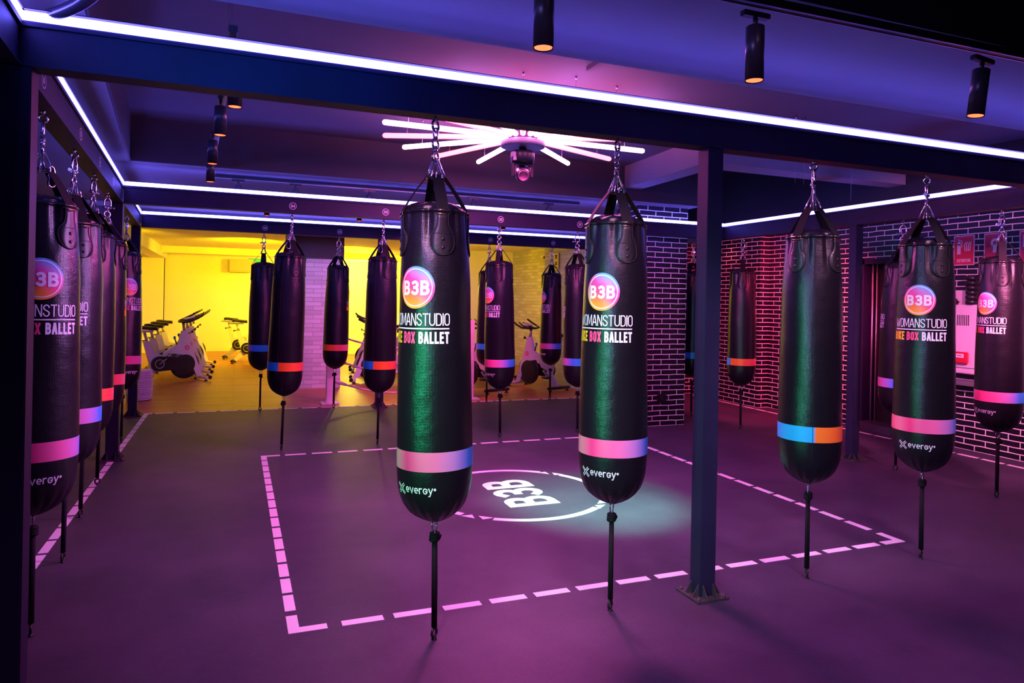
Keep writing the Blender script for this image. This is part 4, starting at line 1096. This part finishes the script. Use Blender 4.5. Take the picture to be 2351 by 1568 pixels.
# rope posts and ropes
def rope_post(x, y, h, label):
    t = thing('rope_post', label, 'post', (x, y, 0))
    bm = bmesh.new(); box(bm, (0, 0, h / 2 + .012), (.095, .095, h - .026), bev=.003); mesh_obj('upright', bm, MT['white_paint'], t)
    bm = bmesh.new(); box(bm, (0, 0, .013), (.24, .24, .025), bev=.003); mesh_obj('base', bm, MT['white_paint'], t)
rope_post(1.24, 9.98, 1.22, 'pink-lit white wooden post behind the bag under badge 25')
rope_post(3.27, 9.93, 1.18, 'pink-lit white wooden post right of the green-lit bag')
for z, s, lb in ((.97, .20, 'uppermost sagging rope between the white posts'), (.62, .20, 'middle sagging rope between the white posts'), (.32, .19, 'lowest sagging rope between the white posts')):
    t = thing('barrier_rope', lb, 'rope', (2.25, 9.95, z))
    bm = bmesh.new()
    pts = [Vector((-.950 + 1.91 * i / 24, 0, -4 * s * (i / 24) * (1 - i / 24))) for i in range(25)]
    tube(bm, pts, .013, 8); mesh_obj('rope', bm, MT['rope'], t)
    bm = bmesh.new(); tube(bm, [pts[0], pts[1], pts[2]], [.024, .026, .018], 8); tube(bm, [pts[-1], pts[-2], pts[-3]], [.024, .026, .018], 8); mesh_obj('sleeve', bm, MT['rope'], t)
# wicker basket
t = thing('wicker_basket', 'tall white wicker basket at the edge of the wooden floor', 'basket', (-1.22, 10.95, 0))
bm = bmesh.new()
for i in range(15):
    for k in range(28):
        pass
for i in range(16):
    z = .02 + i * .026; pts = [Vector(((.145 + .01 * math.sin(i * .2)) * math.cos(2 * PI * k / 36) * (1 + .045 * (-1) ** (k + i)), .145 * math.sin(2 * PI * k / 36) * (1 + .045 * (-1) ** (k + i)), z)) for k in range(36)]
    tube(bm, pts, .012, 6, True)
mesh_obj('weave', bm, MT['wicker'], t)
bm = bmesh.new(); lathe(bm, [(.13, .004), (.135, .42)], 24); mesh_obj('lining', bm, MT['wicker'], t)

# studio wall details
t = thing('wall_speaker', 'tan wall speaker on the yellow back wall', 'speaker', (.13, 19.62, 2.24))
bm = bmesh.new(); box(bm, (0, 0, 0), (.62, .28, .34), bev=.03); mesh_obj('cabinet', bm, MT['tan'], t)
bm = bmesh.new(); box(bm, (0, .155, 0), (.1, .03, .1)); mesh_obj('bracket', bm, MT['tan'], t)
t = thing('wall_speaker', 'pale wall speaker high beside the last bag of the left row', 'speaker', (-1.62, 13.4, 2.08))
bm = bmesh.new(); box(bm, (0, 0, .06), (.20, .2, .34), rot=Matrix.Rotation(.25, 3, 'Y'), bev=.03); mesh_obj('cabinet', bm, MT['cab'], t)
bm = bmesh.new(); tube(bm, [(.0, 0, -.08), (.05, 0, -.2), (-.1, 0, -.22)], .02, 8); tube(bm, [(0, 0, .15), (0, 0, .28)], .012, 8); mesh_obj('bracket', bm, MT['cab'], t)
t = thing('exit_sign', 'green exit sign box right of the tan wall speaker', 'sign', (.49, 19.75, 2.32))
bm = bmesh.new(); box(bm, (0, 0, 0), (.34, .06, .26), bev=.01); mesh_obj('box', bm, MT['green_sign'], t)
bm = bmesh.new(); cyl(bm, (-.1, -.035, 0), (-.1, -.029, 0), .035, 12); mesh_obj('mark', bm, MT['print_white'], t)
bm = bmesh.new(); rz = math.radians(0)
wl = lambda u, v: Vector((2.96 + u, 19.793, v))
q, tot = text_quads('WOMANSTUDIO', 0, 1.42, .24, .022, xs=.75, gap=.18, align='R', maxlen=1); add_quads(bm, q, wl)
q, tot2 = text_quads('BIKE BOX BALLET', 0, 1.08, .22, .03, xs=.55, gap=.22, align='R', maxlen=1); add_quads(bm, q, wl)
add_quads(bm, [[Vector(p) for p in ((-tot, 1.35), (0, 1.35), (0, 1.375), (-tot, 1.375))]], wl)
tag(mesh_obj('wall_lettering', bm, MT['wallprint']), 'large faint studio lettering on the yellow back wall', 'lettering')
t = thing('yellow_poster', 'narrow yellow poster on the white brick wall', 'poster', (5.385, 11.5, 2.2))
bm = bmesh.new(); box(bm, (0, 0, 0), (.008, .20, .30)); mesh_obj('sheet', bm, MT['yellow_sign'], t)
bm = bmesh.new(); pm = lambda u, v: Vector((-.0055, -u, v))
for yy, ww, hh in ((.10, .09, .02), (.05, .06, .05), (-.02, .10, .015), (-.06, .08, .03), (-.11, .10, .012)):
    add_quads(bm, [[Vector(p) for p in ((-ww / 2, yy), (ww / 2, yy), (ww / 2, yy + hh), (-ww / 2, yy + hh))]], pm)
mesh_obj('printing', bm, MT['matte'], t)
t = thing('security_camera', 'small dark camera on the yellow-lit brick', 'camera', (5.93, 13.1, 2.36))
bm = bmesh.new(); box(bm, (-.03, 0, 0), (.12, .05, .05), rot=Matrix.Rotation(.4, 3, 'Y'), bev=.01); mesh_obj('housing', bm, MT['black'], t)
bm = bmesh.new(); cyl(bm, (.0, 0, .02), (.068, 0, .05), .01, 8); mesh_obj('arm', bm, MT['black'], t)
t = thing('low_bench', 'pale low box by the far yellow wall', 'bench', (3.3, 18.4, 0))
bm = bmesh.new(); box(bm, (0, 0, .20), (1.5, .4, .40), bev=.02); mesh_obj('body', bm, MT['cab'], t)

# ================================================================ RIGHT WALL: SIGNS AND CABINET
def wall_sign(y, z, label, kind, hw=.115, hh=.16):
    t = thing('safety_sign', label, 'sign', (7.244, y, z))
    bm = bmesh.new(); box(bm, (0, 0, 0), (.004, hw * 2, hh * 2)); mesh_obj('panel', bm, MT['cab'], t)
    fm = lambda off: (lambda u, v: Vector((-.0022 - off, -u, v)))
    bm = bmesh.new(); add_quads(bm, [[Vector(p) for p in ((-hw + .01, -hh + .01), (hw - .01, -hh + .01), (hw - .01, hh - .01), (-hw + .01, hh - .01))]], fm(.0005)); mesh_obj('red_field', bm, MT['sign_red'], t)
    bm = bmesh.new(); W = lambda pts: add_quads(bm, [[Vector(p) for p in pts]], fm(.0015))
    if kind == 'ext':
        W([(-.075, -.04), (-.035, -.04), (-.035, .07), (-.075, .07)]); add_quads(bm, disc_quads(-.055, .075, 0, .020, 14, 1), fm(.0015))
        add_quads(bm, stroke_quads([(-.055, .09), (-.055, .115), (-.075, .118)], .008, 1), fm(.0015)); add_quads(bm, stroke_quads([(-.05, .11), (-.02, .10), (-.025, .03)], .007, 1), fm(.0015))
        for i in range(4): add_quads(bm, stroke_quads([(.015 + i * .017, -.01), (.005 + i * .022, .05 + .012 * (i % 2)), (.02 + i * .02, .09)], .010, 1), fm(.0015))
        q, _ = text_quads('EXTINTOR', 0, -.125, .034, .007, xs=.8, gap=.2, align='C', maxlen=1); add_quads(bm, q, fm(.0015))
    elif kind == 'hose':
        add_quads(bm, disc_quads(0, .06, .02, .045, 20, 1), fm(.0015)); W([(-.02, -.04), (.02, -.04), (.02, .02), (-.02, .02)])
        q, _ = text_quads('BIE', 0, -.125, .034, .007, xs=.8, gap=.2, align='C', maxlen=1); add_quads(bm, q, fm(.0015))
    else:
        for i in range(5): W([(-.08 + i * .03, .0), (-.062 + i * .03, .0), (-.062 + i * .03, .12), (-.08 + i * .03, .12)])
        add_quads(bm, stroke_quads([(-.05, -.06), (0, -.03), (.06, -.06)], .016, 1), fm(.0015))
        q, _ = text_quads('A E', 0, -.125, .03, .007, xs=.8, gap=.2, align='C', maxlen=1); add_quads(bm, q, fm(.0015))
    mesh_obj('pictogram', bm, MT['print_white'], t)
wall_sign(5.205, 2.12, 'red extinguisher sign right of the badge-forward bag', 'ext')
wall_sign(4.875, 2.12, 'red and white safety sign just left of the right-edge bag', 'hose')
wall_sign(4.52, 2.12, 'red and white safety sign at the right edge of the picture', 'alarm')
t = thing('electric_cabinet', 'pink-lit white electric cabinet on the brick wall', 'cabinet', (7.25, 5.0, .82))
bm = bmesh.new(); box2(bm, (-.14, -.62, 0), (-.001, .62, .72), bev=.006); mesh_obj('body', bm, MT['cab'], t)
for i, (ya, yb) in enumerate(((.28, .60), (-.07, .26), (-.60, -.09))):
    bm = bmesh.new(); box2(bm, (-.156, ya, .06), (-.1405, yb, .68), bev=.003); mesh_obj('door', bm, MT['cab'], t)
bm = bmesh.new()
for yc in (.10,):
    for k in range(7): box2(bm, (-.1585, yc + k * .020 - .07, .50), (-.1565, yc + k * .020 - .062, .61))
mesh_obj('vent_slots', bm, MT['matte'], t)
bm = bmesh.new(); box2(bm, (-.14, -.62, -.13), (-.001, .70, -.08), bev=.004); mesh_obj('cable_shelf', bm, MT['bike_grey'], t)
for ya, za, s in ((.31, .14, .075), (.31, .04, .10), (-.20, .20, .08), (-.20, .06, .10), (-.32, .20, .08)):
    bm = bmesh.new(); box2(bm, (-.160, ya - .06, za), (-.1565, ya + .05, za + s)); mesh_obj('label_plate', bm, MT['matte'], t)
    bm = bmesh.new(); box2(bm, (-.1615, ya - .045, za + .012), (-.1602, ya + .035, za + s - .012)); mesh_obj('label_face', bm, MT['grey'], t)
t = thing('fire_call_box', 'red fire alarm call box on the electric cabinet', 'call box', (7.088, 5.09, .985))
bm = bmesh.new(); box(bm, (-.022, 0, 0), (.04, .15, .12), bev=.008); mesh_obj('housing', bm, MT['sign_red'], t)
bm = bmesh.new(); box(bm, (-.044, 0, .02), (.004, .09, .04)); mesh_obj('window', bm, MT['print_white'], t)
bm = bmesh.new()
for k in (-1, 0, 1): cyl(bm, (-.0475, k * .018, .02), (-.046, k * .018, .02), .006, 8)
mesh_obj('dots', bm, MT['matte'], t)
t = thing('shelf_box', 'white box on top of the electric cabinet', 'box', (7.19, 5.25, 1.541))
bm = bmesh.new(); box2(bm, (-.02, -.16, 0), (.055, .16, .15), bev=.004); mesh_obj('carton', bm, MT['cab'], t)
for x, y, z, r, lb in ((7.10, 5.34, 1.541, .06, 'black glossy helmet-like pad left on the cabinet'), (7.10, 5.21, 1.541, .045, 'small black pad right of the larger one on the cabinet')):
    t = thing('focus_pad', lb, 'sports gear', (x, y, z))
    bm = bmesh.new(); lathe(bm, [(r, 0), (r * 1.05, r * .5), (r * .9, r * 1.1), (r * .5, r * 1.5), (.004, r * 1.6)], 18); mesh_obj('shell', bm, MT['black'], t)
    bm = bmesh.new(); torus(bm, (0, 0, r * .55), r * 1.06, .010, 'Z', 20, 6); mesh_obj('rim', bm, MT['yellow_sign'] if r > .055 else MT['matte'], t)
t = thing('pad_stack', 'stack of black cylindrical weights on the cabinet', 'weights', (7.13, 5.03, 1.541))
for k in range(6):
    bm = bmesh.new(); lathe(bm, [(.05, k * .05 + .001), (.058, k * .05 + .008), (.058, k * .05 + .04), (.05, k * .05 + .048)], 20); mesh_obj('weight_disc', bm, MT['black'], t)
t = thing('wall_socket', 'dark socket low on the black brick pillar', 'socket', (4.83, 7.245, .335))
bm = bmesh.new(); box(bm, (0, -.012, 0), (.13, .025, .11), bev=.01); mesh_obj('plate', bm, MT['black'], t)
bm = bmesh.new(); cyl(bm, (0, -.026, 0), (0, -.05, 0), .028, 14); mesh_obj('plug', bm, MT['black'], t)
